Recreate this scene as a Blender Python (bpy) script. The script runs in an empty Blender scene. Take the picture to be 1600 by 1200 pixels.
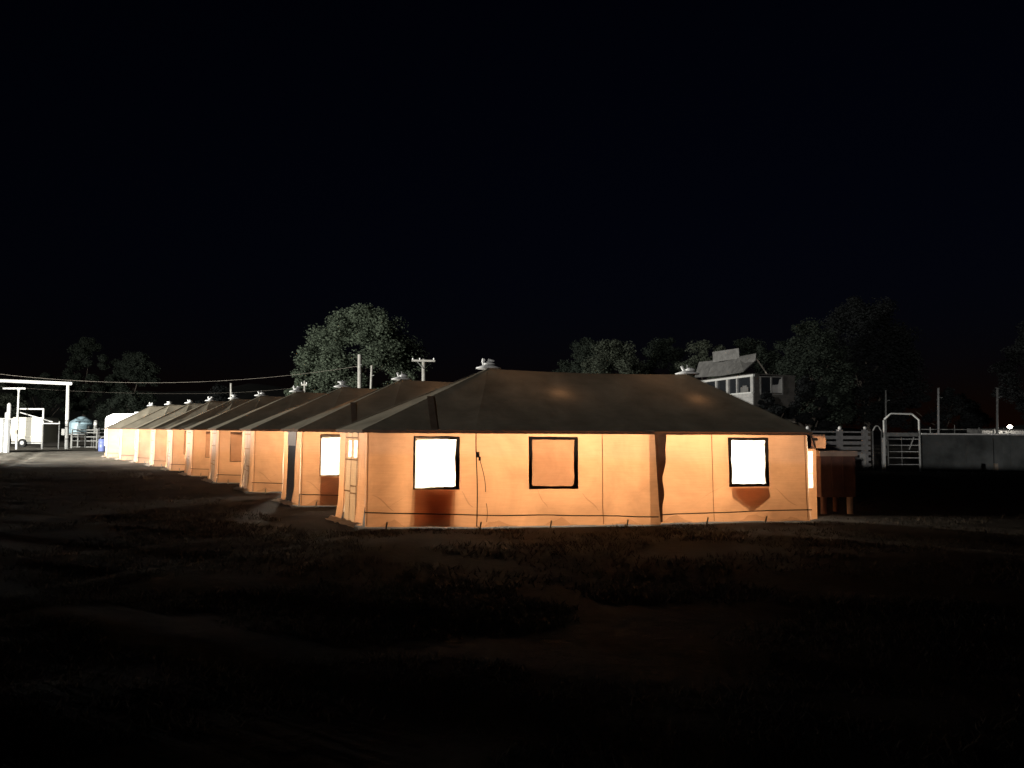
import bpy, math, random
import numpy as np
from mathutils import Vector, Matrix, noise

random.seed(7)
R = math.radians
scene = bpy.context.scene
col = scene.collection

# ------------------------------------------------------------------ camera
F_PX = 1202.0
CAM = Vector((0.0, 0.0, 1.70))
cam_data = bpy.data.cameras.new('camera')
cam_data.sensor_width = 36.0
cam_data.lens = 36.0 * F_PX / 1600.0
cam_data.clip_start = 0.1
cam_data.clip_end = 3000.0
cam = bpy.data.objects.new('camera', cam_data)
CAM_ROT = Matrix.Rotation(R(90 + 3.45), 3, 'X') @ Matrix.Rotation(R(0.35), 3, 'Z')
cam.rotation_euler = CAM_ROT.to_euler()
cam.location = CAM
col.objects.link(cam)
scene.camera = cam

# ------------------------------------------------------------------ night sky, one very low cool-white sun (the far flood behind the camera)
SUN_EL = 2.2
SUN_TRAVEL = Vector((0.42, 0.907, 0.0)).normalized()          # horizontal direction the light travels
world = bpy.data.worlds.new('World')
scene.world = world
world.use_nodes = True
wn = world.node_tree
for n in list(wn.nodes):
    wn.nodes.remove(n)
wo = wn.nodes.new('ShaderNodeOutputWorld')
bg = wn.nodes.new('ShaderNodeBackground')
sky = wn.nodes.new('ShaderNodeTexSky')
sky.sky_type = 'NISHITA'
sky.sun_disc = False
sky.sun_elevation = R(SUN_EL)
sky.sun_rotation = math.atan2(-SUN_TRAVEL.x, -SUN_TRAVEL.y)
sky.air_density = 1.0
sky.dust_density = 0.0
sky.ozone_density = 4.2
bg.inputs['Strength'].default_value = 0.0017
tint_ = wn.nodes.new('ShaderNodeMix'); tint_.data_type = 'RGBA'; tint_.blend_type = 'MULTIPLY'
tint_.inputs['Factor'].default_value = 1.0
tint_.inputs['B'].default_value = (1.6, .68, .95, 1)
wn.links.new(sky.outputs[0], tint_.inputs['A'])
wn.links.new(tint_.outputs['Result'], bg.inputs[0])
wn.links.new(bg.outputs[0], wo.inputs[0])

sun_d = bpy.data.lights.new('sun', 'SUN')
sun_d.energy = 0.62
sun_d.angle = R(0.35)
sun_d.color = (1.0, 0.97, 0.93)
sun = bpy.data.objects.new('sun', sun_d)
sd = Vector((SUN_TRAVEL.x * math.cos(R(SUN_EL)), SUN_TRAVEL.y * math.cos(R(SUN_EL)), -math.sin(R(SUN_EL))))
sun.rotation_euler = sd.to_track_quat('-Z', 'Y').to_euler()
sun.location = (-30, -40, 10)
col.objects.link(sun)

scene.view_settings.view_transform = 'Standard'
scene.view_settings.look = 'None'
scene.view_settings.exposure = 0.0
scene.view_settings.gamma = 1.0
scene.view_settings.use_curve_mapping = False
scene.render.engine = 'CYCLES'
scene.cycles.use_denoising = True
scene.cycles.max_bounces = 8
scene.cycles.transparent_max_bounces = 8
scene.cycles.sample_clamp_indirect = 4.0


def at(px, py, Y):
    """World point that shows at photo pixel (px, py) at the depth Y."""
    d = CAM_ROT @ Vector(((px - 800.0) / F_PX, (600.0 - py) / F_PX, -1.0))
    return CAM + d * (Y / d.y)


# ------------------------------------------------------------------ helpers
def tag(o, label=None, cat=None, group=None, kind=None):
    if label: o['label'] = label
    if cat: o['category'] = cat
    if group: o['group'] = group
    if kind: o['kind'] = kind
    return o


def empty(name, loc, rz=0.0):
    o = bpy.data.objects.new(name, None)
    o.empty_display_size = 0.3
    o.location = loc
    o.rotation_euler = (0, 0, rz)
    col.objects.link(o)
    return o


class MB:
    def __init__(self):
        self.v, self.f = [], []

    def poly(self, pts):
        b = len(self.v)
        self.v += [tuple(p) for p in pts]
        self.f.append(tuple(range(b, b + len(pts))))
        return self

    def box(self, c, s, rot=None):
        b = len(self.v)
        c = Vector(c)
        for dz in (-.5, .5):
            for dx, dy in ((-.5, -.5), (.5, -.5), (.5, .5), (-.5, .5)):
                p = Vector((dx * s[0], dy * s[1], dz * s[2]))
                if rot is not None: p = rot @ p
                self.v.append(tuple(c + p))
        for q in ((0, 3, 2, 1), (4, 5, 6, 7), (0, 1, 5, 4), (1, 2, 6, 5), (2, 3, 7, 6), (3, 0, 4, 7)):
            self.f.append(tuple(b + i for i in q))
        return self

    def bar(self, a, b_, w, h):
        """square bar between two points"""
        a, b_ = Vector(a), Vector(b_)
        d = b_ - a
        q = d.to_track_quat('X', 'Z').to_matrix()
        return self.box((a + b_) / 2, (d.length, w, h), q)

    def tube(self, pts, r, n=8, cap=True):
        pts = [Vector(p) for p in pts]
        rs = r if isinstance(r, (list, tuple)) else [r] * len(pts)
        b = len(self.v)
        for i, p in enumerate(pts):
            if i == 0: t = pts[1] - p
            elif i == len(pts) - 1: t = p - pts[i - 1]
            else: t = pts[i + 1] - pts[i - 1]
            t.normalize()
            up = Vector((0, 0, 1)) if abs(t.z) < .9 else Vector((1, 0, 0))
            x = t.cross(up).normalized(); y = t.cross(x)
            for k in range(n):
                a = 2 * math.pi * k / n
                self.v.append(tuple(p + (x * math.cos(a) + y * math.sin(a)) * rs[i]))
        for i in range(len(pts) - 1):
            for k in range(n):
                k2 = (k + 1) % n
                self.f.append((b + i * n + k, b + i * n + k2, b + (i + 1) * n + k2, b + (i + 1) * n + k))
        if cap:
            self.f.append(tuple(b + k for k in range(n)))
            self.f.append(tuple(b + (len(pts) - 1) * n + k for k in reversed(range(n))))
        return self

    def lathe(self, prof, c=(0, 0, 0), n=16):
        b = len(self.v)
        for (r, z) in prof:
            for k in range(n):
                a = 2 * math.pi * k / n
                self.v.append((c[0] + r * math.cos(a), c[1] + r * math.sin(a), c[2] + z))
        for i in range(len(prof) - 1):
            for k in range(n):
                k2 = (k + 1) % n
                self.f.append((b + i * n + k, b + i * n + k2, b + (i + 1) * n + k2, b + (i + 1) * n + k))
        self.f.append(tuple(b + k for k in reversed(range(n))))
        self.f.append(tuple(b + (len(prof) - 1) * n + k for k in range(n)))
        return self

    def grid(self, xs, zs, fn, skip=None):
        b = len(self.v)
        for z in zs:
            for x in xs:
                self.v.append(tuple(fn(x, z)))
        nx = len(xs)
        for j in range(len(zs) - 1):
            for i in range(nx - 1):
                if skip and skip((xs[i] + xs[i + 1]) / 2, (zs[j] + zs[j + 1]) / 2): continue
                self.f.append((b + j * nx + i, b + j * nx + i + 1, b + (j + 1) * nx + i + 1, b + (j + 1) * nx + i))
        return self

    def mesh(self, name, smooth=False):
        me = bpy.data.meshes.new(name)
        me.from_pydata(self.v, [], self.f)
        me.update()
        if smooth:
            me.polygons.foreach_set('use_smooth', [True] * len(me.polygons))
        return me

    def build(self, name, m, parent=None, smooth=False):
        return obj(name, self.mesh(name, smooth), m, parent)


def obj(name, me, m, parent=None):
    if m is not None and not me.materials:
        me.materials.append(m)
    o = bpy.data.objects.new(name, me)
    col.objects.link(o)
    if parent is not None: o.parent = parent
    return o


def steps(a, b, d, extra=()):
    n = max(1, int(round((b - a) / d)))
    xs = [a + (b - a) * i / n for i in range(n + 1)]
    for e in extra:
        if a < e < b:
            xs = [x for x in xs if abs(x - e) > d * .35 or x in (a, b)] + [e]
    return sorted(set(xs))


# ------------------------------------------------------------------ materials
def mat(name, c, rough=.7, var=.25, scale=3.0, bump=.1, bscale=None, metal=0.0, c2=None):
    m = bpy.data.materials.new(name)
    m.use_nodes = True
    t = m.node_tree
    p = t.nodes['Principled BSDF']
    tc = t.nodes.new('ShaderNodeTexCoord')
    n1 = t.nodes.new('ShaderNodeTexNoise'); n1.inputs['Scale'].default_value = scale
    n1.inputs['Detail'].default_value = 6; n1.inputs['Roughness'].default_value = .65
    ra = t.nodes.new('ShaderNodeValToRGB')
    lo = c2 if c2 else tuple(x * (1 - var) for x in c)
    hi = c if c2 else tuple(min(1, x * (1 + var)) for x in c)
    ra.color_ramp.elements[0].color = (*lo, 1); ra.color_ramp.elements[0].position = .35
    ra.color_ramp.elements[1].color = (*hi, 1); ra.color_ramp.elements[1].position = .68
    t.links.new(tc.outputs['Object'], n1.inputs['Vector'])
    t.links.new(n1.outputs['Fac'], ra.inputs['Fac'])
    t.links.new(ra.outputs['Color'], p.inputs['Base Color'])
    p.inputs['Roughness'].default_value = rough
    p.inputs['Metallic'].default_value = metal
    if bump:
        n2 = t.nodes.new('ShaderNodeTexNoise'); n2.inputs['Scale'].default_value = bscale or scale * 6
        n2.inputs['Detail'].default_value = 4
        b = t.nodes.new('ShaderNodeBump'); b.inputs['Strength'].default_value = bump
        b.inputs['Distance'].default_value = .02
        t.links.new(tc.outputs['Object'], n2.inputs['Vector'])
        t.links.new(n2.outputs['Fac'], b.inputs['Height'])
        t.links.new(b.outputs['Normal'], p.inputs['Normal'])
    return m


def canvas(name, refl, trans, scale=1.2, lo=.72, weave=True, clear=0.0):
    """woven cloth: diffuse reflection plus diffuse transmission; clear = share seen straight through"""
    m = bpy.data.materials.new(name)
    m.use_nodes = True
    t = m.node_tree
    for n in list(t.nodes): t.nodes.remove(n)
    out = t.nodes.new('ShaderNodeOutputMaterial')
    tc = t.nodes.new('ShaderNodeTexCoord')
    geo = t.nodes.new('ShaderNodeNewGeometry')
    nz = t.nodes.new('ShaderNodeTexNoise'); nz.inputs['Scale'].default_value = scale
    nz.inputs['Detail'].default_value = 5; nz.inputs['Roughness'].default_value = .6
    nz.inputs['Distortion'].default_value = .6
    t.links.new(geo.outputs['Position'], nz.inputs['Vector'])
    mr = t.nodes.new('ShaderNodeMapRange')
    mr.inputs['From Min'].default_value = .3; mr.inputs['From Max'].default_value = .7
    mr.inputs['To Min'].default_value = lo; mr.inputs['To Max'].default_value = 1.0
    t.links.new(nz.outputs['Fac'], mr.inputs['Value'])
    # fine horizontal/vertical thread variation
    wv = t.nodes.new('ShaderNodeTexNoise'); wv.inputs['Scale'].default_value = 1.0
    wv.inputs['Detail'].default_value = 3
    mp = t.nodes.new('ShaderNodeMapping'); mp.inputs['Scale'].default_value = (3, 3, 60)
    t.links.new(geo.outputs['Position'], mp.inputs['Vector'])
    t.links.new(mp.outputs['Vector'], wv.inputs['Vector'])
    mr2 = t.nodes.new('ShaderNodeMapRange')
    mr2.inputs['From Min'].default_value = .35; mr2.inputs['From Max'].default_value = .65
    mr2.inputs['To Min'].default_value = .93; mr2.inputs['To Max'].default_value = 1.0
    t.links.new(wv.outputs['Fac'], mr2.inputs['Value'])
    mul = t.nodes.new('ShaderNodeMath'); mul.operation = 'MULTIPLY'
    t.links.new(mr.outputs[0], mul.inputs[0]); t.links.new(mr2.outputs[0], mul.inputs[1])

    def tint(c):
        x = t.nodes.new('ShaderNodeMix'); x.data_type = 'RGBA'; x.blend_type = 'MULTIPLY'
        x.inputs['Factor'].default_value = 1.0
        x.inputs['A'].default_value = (*c, 1)
        t.links.new(mul.outputs[0], x.inputs['B'])
        return x.outputs['Result']
    d = t.nodes.new('ShaderNodeBsdfDiffuse'); tr = t.nodes.new('ShaderNodeBsdfTranslucent')
    t.links.new(tint(tuple(2 * x for x in refl)), d.inputs['Color'])
    t.links.new(tint(tuple(2 * x for x in trans)), tr.inputs['Color'])
    if weave:
        b = t.nodes.new('ShaderNodeBump'); b.inputs['Strength'].default_value = .25
        b.inputs['Distance'].default_value = .03
        n3 = t.nodes.new('ShaderNodeTexNoise'); n3.inputs['Scale'].default_value = 5.0
        n3.inputs['Detail'].default_value = 5
        t.links.new(geo.outputs['Position'], n3.inputs['Vector'])
        t.links.new(n3.outputs['Fac'], b.inputs['Height'])
        t.links.new(b.outputs['Normal'], d.inputs['Normal']); t.links.new(b.outputs['Normal'], tr.inputs['Normal'])
    mx = t.nodes.new('ShaderNodeMixShader'); mx.inputs[0].default_value = .5
    t.links.new(d.outputs[0], mx.inputs[1]); t.links.new(tr.outputs[0], mx.inputs[2])
    last = mx
    if clear > 0:
        tp = t.nodes.new('ShaderNodeBsdfTransparent')
        m2 = t.nodes.new('ShaderNodeMixShader'); m2.inputs[0].default_value = clear
        t.links.new(mx.outputs[0], m2.inputs[1]); t.links.new(tp.outputs[0], m2.inputs[2])
        last = m2
    t.links.new(last.outputs[0], out.inputs['Surface'])
    return m


def leaf_mat(name, c, tr=.35):
    m = bpy.data.materials.new(name)
    m.use_nodes = True
    t = m.node_tree
    for n in list(t.nodes): t.nodes.remove(n)
    out = t.nodes.new('ShaderNodeOutputMaterial')
    geo = t.nodes.new('ShaderNodeNewGeometry')
    ra = t.nodes.new('ShaderNodeValToRGB')
    ra.color_ramp.elements[0].color = (*[x * .72 for x in c], 1)
    ra.color_ramp.elements[1].color = (*[x * 1.25 for x in c], 1)
    t.links.new(geo.outputs['Random Per Island'], ra.inputs['Fac'])
    d = t.nodes.new('ShaderNodeBsdfDiffuse'); tl = t.nodes.new('ShaderNodeBsdfTranslucent')
    t.links.new(ra.outputs[0], d.inputs[0]); t.links.new(ra.outputs[0], tl.inputs[0])
    mx = t.nodes.new('ShaderNodeMixShader'); mx.inputs[0].default_value = tr
    t.links.new(d.outputs[0], mx.inputs[1]); t.links.new(tl.outputs[0], mx.inputs[2])
    t.links.new(mx.outputs[0], out.inputs['Surface'])
    return m


def emit(name, c, s):
    m = bpy.data.materials.new(name); m.use_nodes = True
    t = m.node_tree
    p = t.nodes['Principled BSDF']
    p.inputs['Base Color'].default_value = (.9, .9, .9, 1)
    p.inputs['Emission Color'].default_value = (*c, 1)
    p.inputs['Emission Strength'].default_value = s
    return m


M = {
    'wall': canvas('tan_tent_canvas', (.42, .33, .26), (.29, .140, .066), .9, .66),
    'cover': canvas('window_cover_canvas', (.26, .16, .10), (.19, .085, .040), 2.0, .75),
    'flap': canvas('flap_canvas', (.24, .15, .10), (.35, .17, .11), 2.4, .60),
    'roof': canvas('olive_roof_canvas', (.215, .195, .15), (.0017, .0009, .00045), 1.3, .62),
    'webbing': canvas('olive_webbing', (.24, .215, .165), (.004, .002, .001), 3, .8),
    'pane': canvas('clear_vinyl', (.06, .06, .055), (.90, .88, .80), 2.0, .96, False, .12),
    'door': canvas('door_canvas', (.32, .24, .18), (.20, .125, .070), 1.5, .85),
    'door_pale': canvas('pale_door_canvas', (.40, .34, .30), (.12, .075, .05), 1.5, .85),
    'door_dark': canvas('grey_door_canvas', (.075, .075, .08), (.006, .005, .005), 1.5, .7),
    'dark': canvas('dark_binding', (.13, .095, .07), (.020, .0065, .0022), 6, .7, False),
    'strap': mat('dark_strap', (.035, .025, .018), .85, .3, 12, .1),
    'seam': canvas('stitched_seam', (.24, .17, .12), (.10, .040, .014), 4, .8, False),
    'fold': canvas('thin_folded_canvas', (.30, .22, .16), (.36, .17, .07), 3, .75, False, .80),
    'cord': mat('black_cord', (.012, .010, .009), .6, .2, 8, 0),
    'white_metal': mat('white_painted_metal', (.66, .655, .63), .5, .06, 5, .05),
    'cap': mat('galvanised_cap', (.80, .80, .78), .5, .08, 9, .1),
    'sod': canvas('pale_ground_cloth', (.50, .44, .38), (.05, .03, .015), 4, .6),
    'steel': mat('grey_steel', (.42, .42, .41), .5, .2, 6, .1),
    'pipe': mat('pale_pipe', (.60, .60, .57), .5, .15, 8, .1),
    'dullpipe': mat('dull_pipe', (.20, .20, .19), .6, .3, 8, .1),
    'wood': mat('weathered_wood', (.26, .23, .19), .85, .3, 6, .3),
    'pole': mat('bleached_pole', (.34, .33, .30), .85, .2, 5, .2),
    'fence': mat('grey_fence_board', (.30, .29, .285), .8, .2, 5, .2),
    'concrete': mat('stained_concrete', (.105, .112, .11), .9, .4, .55, .3, 8, c2=(.016, .018, .018)),
    'coping': mat('pale_coping', (.55, .54, .52), .8, .2, 2, .2),
    'brown_paint': mat('brown_painted_steel', (.10, .044, .032), .6, .3, 3, .2),
    'brown_top': mat('worn_brown_top', (.34, .25, .20), .7, .2, 3, .2),
    'tank': mat('pale_blue_plastic', (.26, .37, .42), .45, .06, 3, .05),
    'trailer': mat('cream_trailer_skin', (.50, .48, .41), .5, .08, 2, .05),
    'camper': mat('white_camper_skin', (.56, .555, .54), .45, .05, 2, .03),
    'tyre': mat('tyre_rubber', (.02, .02, .02), .9, .2, 8, .1),
    'glass_dark': mat('dark_window_glass', (.02, .022, .025), .15, .1, 3, 0),
    'siding': mat('dark_siding', (.05, .045, .04), .8, .3, 3, .2),  # dark boards, colour lowered further for the booth's shaded side
    'paint_white': mat('old_white_paint', (.36, .355, .34), .75, .15, 3, .15),
    'tin': mat('weathered_tin', (.135, .132, .125), .65, .3, 2.5, .2),
    'iron': mat('corrugated_iron', (.62, .63, .62), .55, .12, 3, .1),
    'bark': mat('tree_bark', (.09, .075, .06), .95, .35, 6, .5),
    'leaf_a': leaf_mat('leaf_grey_green', (.085, .105, .075)),
    'leaf_b': leaf_mat('leaf_dimmed_green', (.034, .042, .033)),  # darkened leaf colour stands in for trees outside the beam
    'leaf_c': leaf_mat('leaf_very_dark', (.020, .022, .022)),
    'leaf_d': leaf_mat('leaf_olive', (.070, .080, .060)),
    'hill': mat('scrub_hill', (.024, .026, .018), .95, .5, .15, .4),
    'blue': mat('blue_plastic', (.10, .13, .30), .5, .2, 5, .05),
    'straw': leaf_mat('dry_grass', (.065, .057, .050), .3),
    'wall_block': mat('grey_block_wall', (.25, .25, .24), .9, .2, 2, .2),
    'lamp': emit('lit_lamp', (1, .93, .82), 60.0),
}

# ground material: trampled dirt with dead grass
gm = bpy.data.materials.new('trampled_dirt'); gm.use_nodes = True
t = gm.node_tree; p = t.nodes['Principled BSDF']
geo = t.nodes.new('ShaderNodeNewGeometry')
n1 = t.nodes.new('ShaderNodeTexNoise'); n1.inputs['Scale'].default_value = .55; n1.inputs['Detail'].default_value = 8
n1.inputs['Roughness'].default_value = .7
ra = t.nodes.new('ShaderNodeValToRGB')
ra.color_ramp.elements[0].color = (.010, .0092, .0095, 1); ra.color_ramp.elements[0].position = .36
ra.color_ramp.elements[1].color = (.038, .034, .033, 1); ra.color_ramp.elements[1].position = .66
n2 = t.nodes.new('ShaderNodeTexNoise'); n2.inputs['Scale'].default_value = 7; n2.inputs['Detail'].default_value = 9; n2.inputs['Roughness'].default_value = .72
mp = t.nodes.new('ShaderNodeMapping'); mp.inputs['Scale'].default_value = (.8, 1.1, 1); mp.inputs['Rotation'].default_value = (0, 0, .35)
b1 = t.nodes.new('ShaderNodeBump'); b1.inputs['Strength'].default_value = .7; b1.inputs['Distance'].default_value = .06
t.links.new(geo.outputs['Position'], n1.inputs['Vector'])
t.links.new(geo.outputs['Position'], mp.inputs['Vector']); t.links.new(mp.outputs[0], n2.inputs['Vector'])
t.links.new(n1.outputs['Fac'], ra.inputs[0])
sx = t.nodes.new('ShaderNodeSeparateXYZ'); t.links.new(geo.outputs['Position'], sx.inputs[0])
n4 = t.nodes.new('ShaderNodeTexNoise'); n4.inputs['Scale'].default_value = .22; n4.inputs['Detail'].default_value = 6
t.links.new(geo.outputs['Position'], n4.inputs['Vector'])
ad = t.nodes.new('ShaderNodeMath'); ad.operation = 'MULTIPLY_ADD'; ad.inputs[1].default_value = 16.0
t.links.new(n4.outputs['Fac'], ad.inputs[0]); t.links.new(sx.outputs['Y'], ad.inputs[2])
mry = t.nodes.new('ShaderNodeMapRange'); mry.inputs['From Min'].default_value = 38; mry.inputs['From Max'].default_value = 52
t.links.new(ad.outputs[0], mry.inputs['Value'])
ra2 = t.nodes.new('ShaderNodeValToRGB')  # paler far ground: the floodlit brightness of the yard put into the colour
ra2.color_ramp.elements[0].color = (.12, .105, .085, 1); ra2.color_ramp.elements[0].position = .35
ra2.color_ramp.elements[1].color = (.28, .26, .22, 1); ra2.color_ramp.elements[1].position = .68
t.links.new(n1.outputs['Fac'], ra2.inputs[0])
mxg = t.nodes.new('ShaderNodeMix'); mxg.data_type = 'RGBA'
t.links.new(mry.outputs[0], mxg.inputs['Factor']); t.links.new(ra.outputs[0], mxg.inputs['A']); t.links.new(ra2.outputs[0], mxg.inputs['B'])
t.links.new(mxg.outputs['Result'], p.inputs['Base Color'])
t.links.new(n2.outputs['Fac'], b1.inputs['Height']); t.links.new(b1.outputs[0], p.inputs['Normal'])
p.inputs['Roughness'].default_value = .95
p.inputs['Specular IOR Level'].default_value = .15

# ------------------------------------------------------------------ tent layout (used by the ground, too)
ROT = R(11.0)
W = 3.9            # depth of a tent
EAVE = 1.70
TENT_PX = [528, 442, 377, 327, 290, 261, 236, 212, 187, 166]
TENT_Y = [14.65, 18.3, 21.9, 25.4, 28.8, 32.1, 35.4, 38.7, 42.0, 45.4]
U = Vector((math.cos(ROT), math.sin(ROT), 0)); N = Vector((-math.sin(ROT), math.cos(ROT), 0))
TENTS = []
for px, Y in zip(TENT_PX, TENT_Y):
    X = (px - 800) / F_PX * Y
    TENTS.append(Vector((X, Y, 0)) - (U * -.54 + N * 1.52))


def ground_z(x, y):
    z = .10 * noise.fractal(Vector((x * .09, y * .13, 0)), 1.0, 2.0, 3)
    z += .035 * noise.fractal(Vector((x * .55 + 7, y * .8, 3)), 1.0, 2.0, 3)
    # wheel ruts sweeping in from the left yard
    c = -19.0 - .20 * (y - 22) - .008 * (y - 22) ** 2
    for off in (0, 1.9, 5.2, 7.1):
        d = (x - (c - off + .4 * math.sin(y * .25)))
        z -= .07 * math.exp(-(d / .28) ** 2)
        z += .045 * math.exp(-((abs(d) - .5) / .25) ** 2)
    # level pads under the tents
    q = Vector((x, y, 0)) - TENTS[0]
    s = q.dot(U); n = q.dot(N)
    k = n / 4.05
    e0 = -1.5 * k if k > 0 else 0
    w = min(1, max(0, (s - (e0 - 2.6)) / 1.4)) * min(1, max(0, (n + 1.6) / 1.2)) * min(1, max(0, (48 - n) / 3)) * min(1, max(0, (13.5 - s) / 2))
    w = w * w * (3 - 2 * w)
    far = min(1, max(0, (y - 30) / 12)) * min(1, max(0, (x - 14) / 4))
    w = max(w, far)
    lft = min(1, max(0, (y - 50) / 8))
    w = max(w, lft)
    return z * (1 - w) - .012


gx = sorted(set([-900, -500, -300, -200, -140, -100, -80] + [round(-70 + .5 * i, 3) for i in range(60)] + [round(-40 + .22 * i, 3) for i in range(225)] + [round(9.5 + .5 * i, 3) for i in range(82)] + [55, 70, 100, 150, 250, 450, 900]))
gy = sorted(set([-300, -150, -80, -40, -20, -10] + [round(-4 + .22 * i, 3) for i in range(180)] + [round(35.6 + .5 * i, 3) for i in range(90)] + [85, 100, 130, 180, 260, 400, 700, 1200]))
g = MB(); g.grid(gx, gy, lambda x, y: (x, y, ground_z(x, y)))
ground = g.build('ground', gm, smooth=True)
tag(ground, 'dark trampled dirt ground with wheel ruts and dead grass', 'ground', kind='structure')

# dark scrub hill rising behind the left yard
h = MB()
hx = [-320 + 8 * i for i in range(76)]; hy = [150 + 10 * i for i in range(16)]
def hill_z(x, y):
    e = max(0, min(1, (y - 150) / 70)); e = e * e * (3 - 2 * e)
    l = max(0.15, min(1, (60 - x) / 160))
    return -1.5 + e * (16 * l + 7 * noise.fractal(Vector((x * .012, y * .012, 5)), 1, 2, 4))
h.grid(hx, hy, lambda x, y: (x, y, hill_z(x, y)))
hill = h.build('hill', M['hill'], smooth=True)
tag(hill, 'dark scrub covered hillside far behind the left yard', 'hill', kind='structure')

# ------------------------------------------------------------------ tents
BEND = .157
PLAN = [(1.91, 0), (8.33, 0), (8.86, 1.33), (8.86, W - 1.33), (8.33, W), (1.91, W), (0, W - .3), (-.48, W - 1.5), (-.48, 1.5), (0, .3)]
FRONT_PANELS = [(0, 1.91), (1.91, 4.215), (4.215, 5.20), (5.17, 6.42), (6.42, 8.33)]
WIN = [(.82, 1.61), (2.86, 3.75), (6.76, 7.57)]
WIN0 = list(WIN)
WZ = (.665, 1.585)
FR = .055


def wrinkle(s, z, seed):
    """outward (negative y) displacement of the wall cloth"""
    a = .022 * noise.noise(Vector((s * .9, z * .7, seed)))
    a += .010 * noise.noise(Vector((s * 2.6 + z * 1.7, z * 2.1 - s * .7, seed + 4)))
    # diagonal tension creases that fan from eave corners
    a += .007 * math.sin((s * 1.0 + z * 1.25) * 5.1 + 2.0 * noise.noise(Vector((s * .5, z * .5, seed + 9)))) * max(0, .8 - z)
    lo = max(0, .35 - z)
    a += lo * .22 * (.5 + .8 * noise.noise(Vector((s * 1.6, 0, seed + 2))))      # loose skirt bellies out
    return -a


def in_win(s, z):
    return any(a < s < b for a, b in WIN) and WZ[0] < z < WZ[1]


MESHES = {}
def cached(key, fn):
    if key not in MESHES:
        MESHES[key] = fn()
    return MESHES[key]


def front_y(s, z, seed, right=False):
    y = wrinkle(s, z, seed) - .03 * (EAVE - z) + BEND * max(0, 1.91 - s)
    if right:
        y += .12
        y -= .12 * min(1, max(0, (s - 7.6) / .8))
    else:
        y -= .11 * max(0, min(1, (s - 4.1) / 1.1)) * (1 - .35 * (z / EAVE))
    return y


def front_panel(a, b, seed, right):
    def make():
        xs = steps(a, b, .09, [e for w in WIN for e in w])
        zs = steps(.0, EAVE + .01, .085, WZ)
        mb = MB()

        def fn(s, z):
            zz = z
            if z < .001: zz = .015 + .018 * noise.noise(Vector((s * 2.3, 3, seed)))
            lean = 0
            if not right and b > 5: lean = .07 * max(0, (s - 4.9) / .3) * (1 - z / EAVE)
            return (s + lean, front_y(s, z, seed, right), zz)
        mb.grid(xs, zs, fn, in_win)
        return mb.mesh('wall_panel', True)
    return cached(('fp', a, b, seed, tuple(WIN)), make)


def facet_panel(p0, p1, f0, f1, seed, z1=EAVE + .01, flare=.04):
    """wall cloth between plan points p0 -> p1, fractions f0..f1"""
    def make():
        a, b = Vector((*p0, 0)), Vector((*p1, 0))
        d = b - a; L = d.length; d.normalize()
        out = Vector((d.y, -d.x, 0))
        mb = MB()
        xs = steps(f0 * L, f1 * L, .10); zs = steps(0, z1, .10)

        def fn(s, z):
            y = -wrinkle(s + 3 * p0[0] + p0[1], z, seed) + flare * (EAVE - z) / EAVE * (.35 + .65 * math.sin(math.pi * min(1, max(0, s / L))))
            p = a + d * s + out * y
            zz = z if z > .001 else .015 + .02 * noise.noise(Vector((s * 2.3 + p0[0], 3, seed)))
            return (p.x, p.y, zz)
        mb.grid(xs, zs, fn)
        return mb.mesh('wall_panel', True)
    return cached(('fc', p0, p1, f0, f1, seed, z1), make)


def roof_facets(s1, s2, zr, seed):
    def make():
        OV = 1.035
        cx = 4.2; cy = W / 2
        e = []
        for (x, y) in PLAN:
            e.append(Vector((cx + (x - cx) * 1.018, cy + (y - cy) * 1.045, EAVE - .005)))
        A = Vector((s1, cy, zr)); B = Vector((s2, cy, zr - .03))
        fac = [(e[0], e[1], B, A), (e[1], e[2], B), (e[2], e[3], B), (e[3], e[4], B), (e[4], e[5], A, B)] + [(e[q], e[(q + 1) % 10], A) for q in range(5, 10)]
        res = []
        for q in fac:
            mb = MB()
            bl, br = q[0], q[1]
            tr = q[2]; tl = q[3] if len(q) == 4 else q[2]
            nrm = (br - bl).cross(tl - bl).normalized()
            nx = max(2, int((br - bl).length / .16)); nz = 14
            for j in range(nz + 1):
                v = j / nz
                l = bl.lerp(tl, v); r_ = br.lerp(tr, v)
                for i in range(nx + 1):
                    u = i / nx
                    p = l.lerp(r_, u)
                    sag = (.055 if len(q) == 4 else .025) * math.sin(math.pi * v) * math.sin(math.pi * u) ** (.35 if len(q) == 4 else .5) if 0 < u < 1 else 0
                    w_ = (.022 * noise.noise(Vector((p.x * .9, p.y * .9, seed))) + .012 * noise.noise(Vector((p.x * 3.1, p.y * 1.2, seed + 5)))) * (0 if v in (0, 1) or u in (0, 1) else 1)
                    p = p - nrm * (sag - w_)
                    if v == 1 and len(q) == 4: p.z -= .035 * math.sin(math.pi * u)
                    mb.v.append(tuple(p))
            w = nx + 1
            for j in range(nz):
                for i in range(nx):
                    mb.f.append((j * w + i, j * w + i + 1, (j + 1) * w + i + 1, (j + 1) * w + i))
            res.append(mb.mesh('roof_panel', True))
        edges = [(e[i], A if i in (0, 5, 6, 7, 8, 9) else B) for i in range(10)]
        # valance below the eave
        val = MB()
        ring = e + [e[0]]
        for i in range(10):
            a, b = ring[i], ring[i + 1]
            val.grid(steps(0, 1, .08), [0, 1], lambda u, v: (a.lerp(b, u).x, a.lerp(b, u).y, EAVE - .005 - (.055 + .012 * noise.noise(Vector((u * 9, i, seed)))) * v))
        return res, edges, val.mesh('valance')
    return cached(('roof', s1, s2, zr, seed), make)


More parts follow.
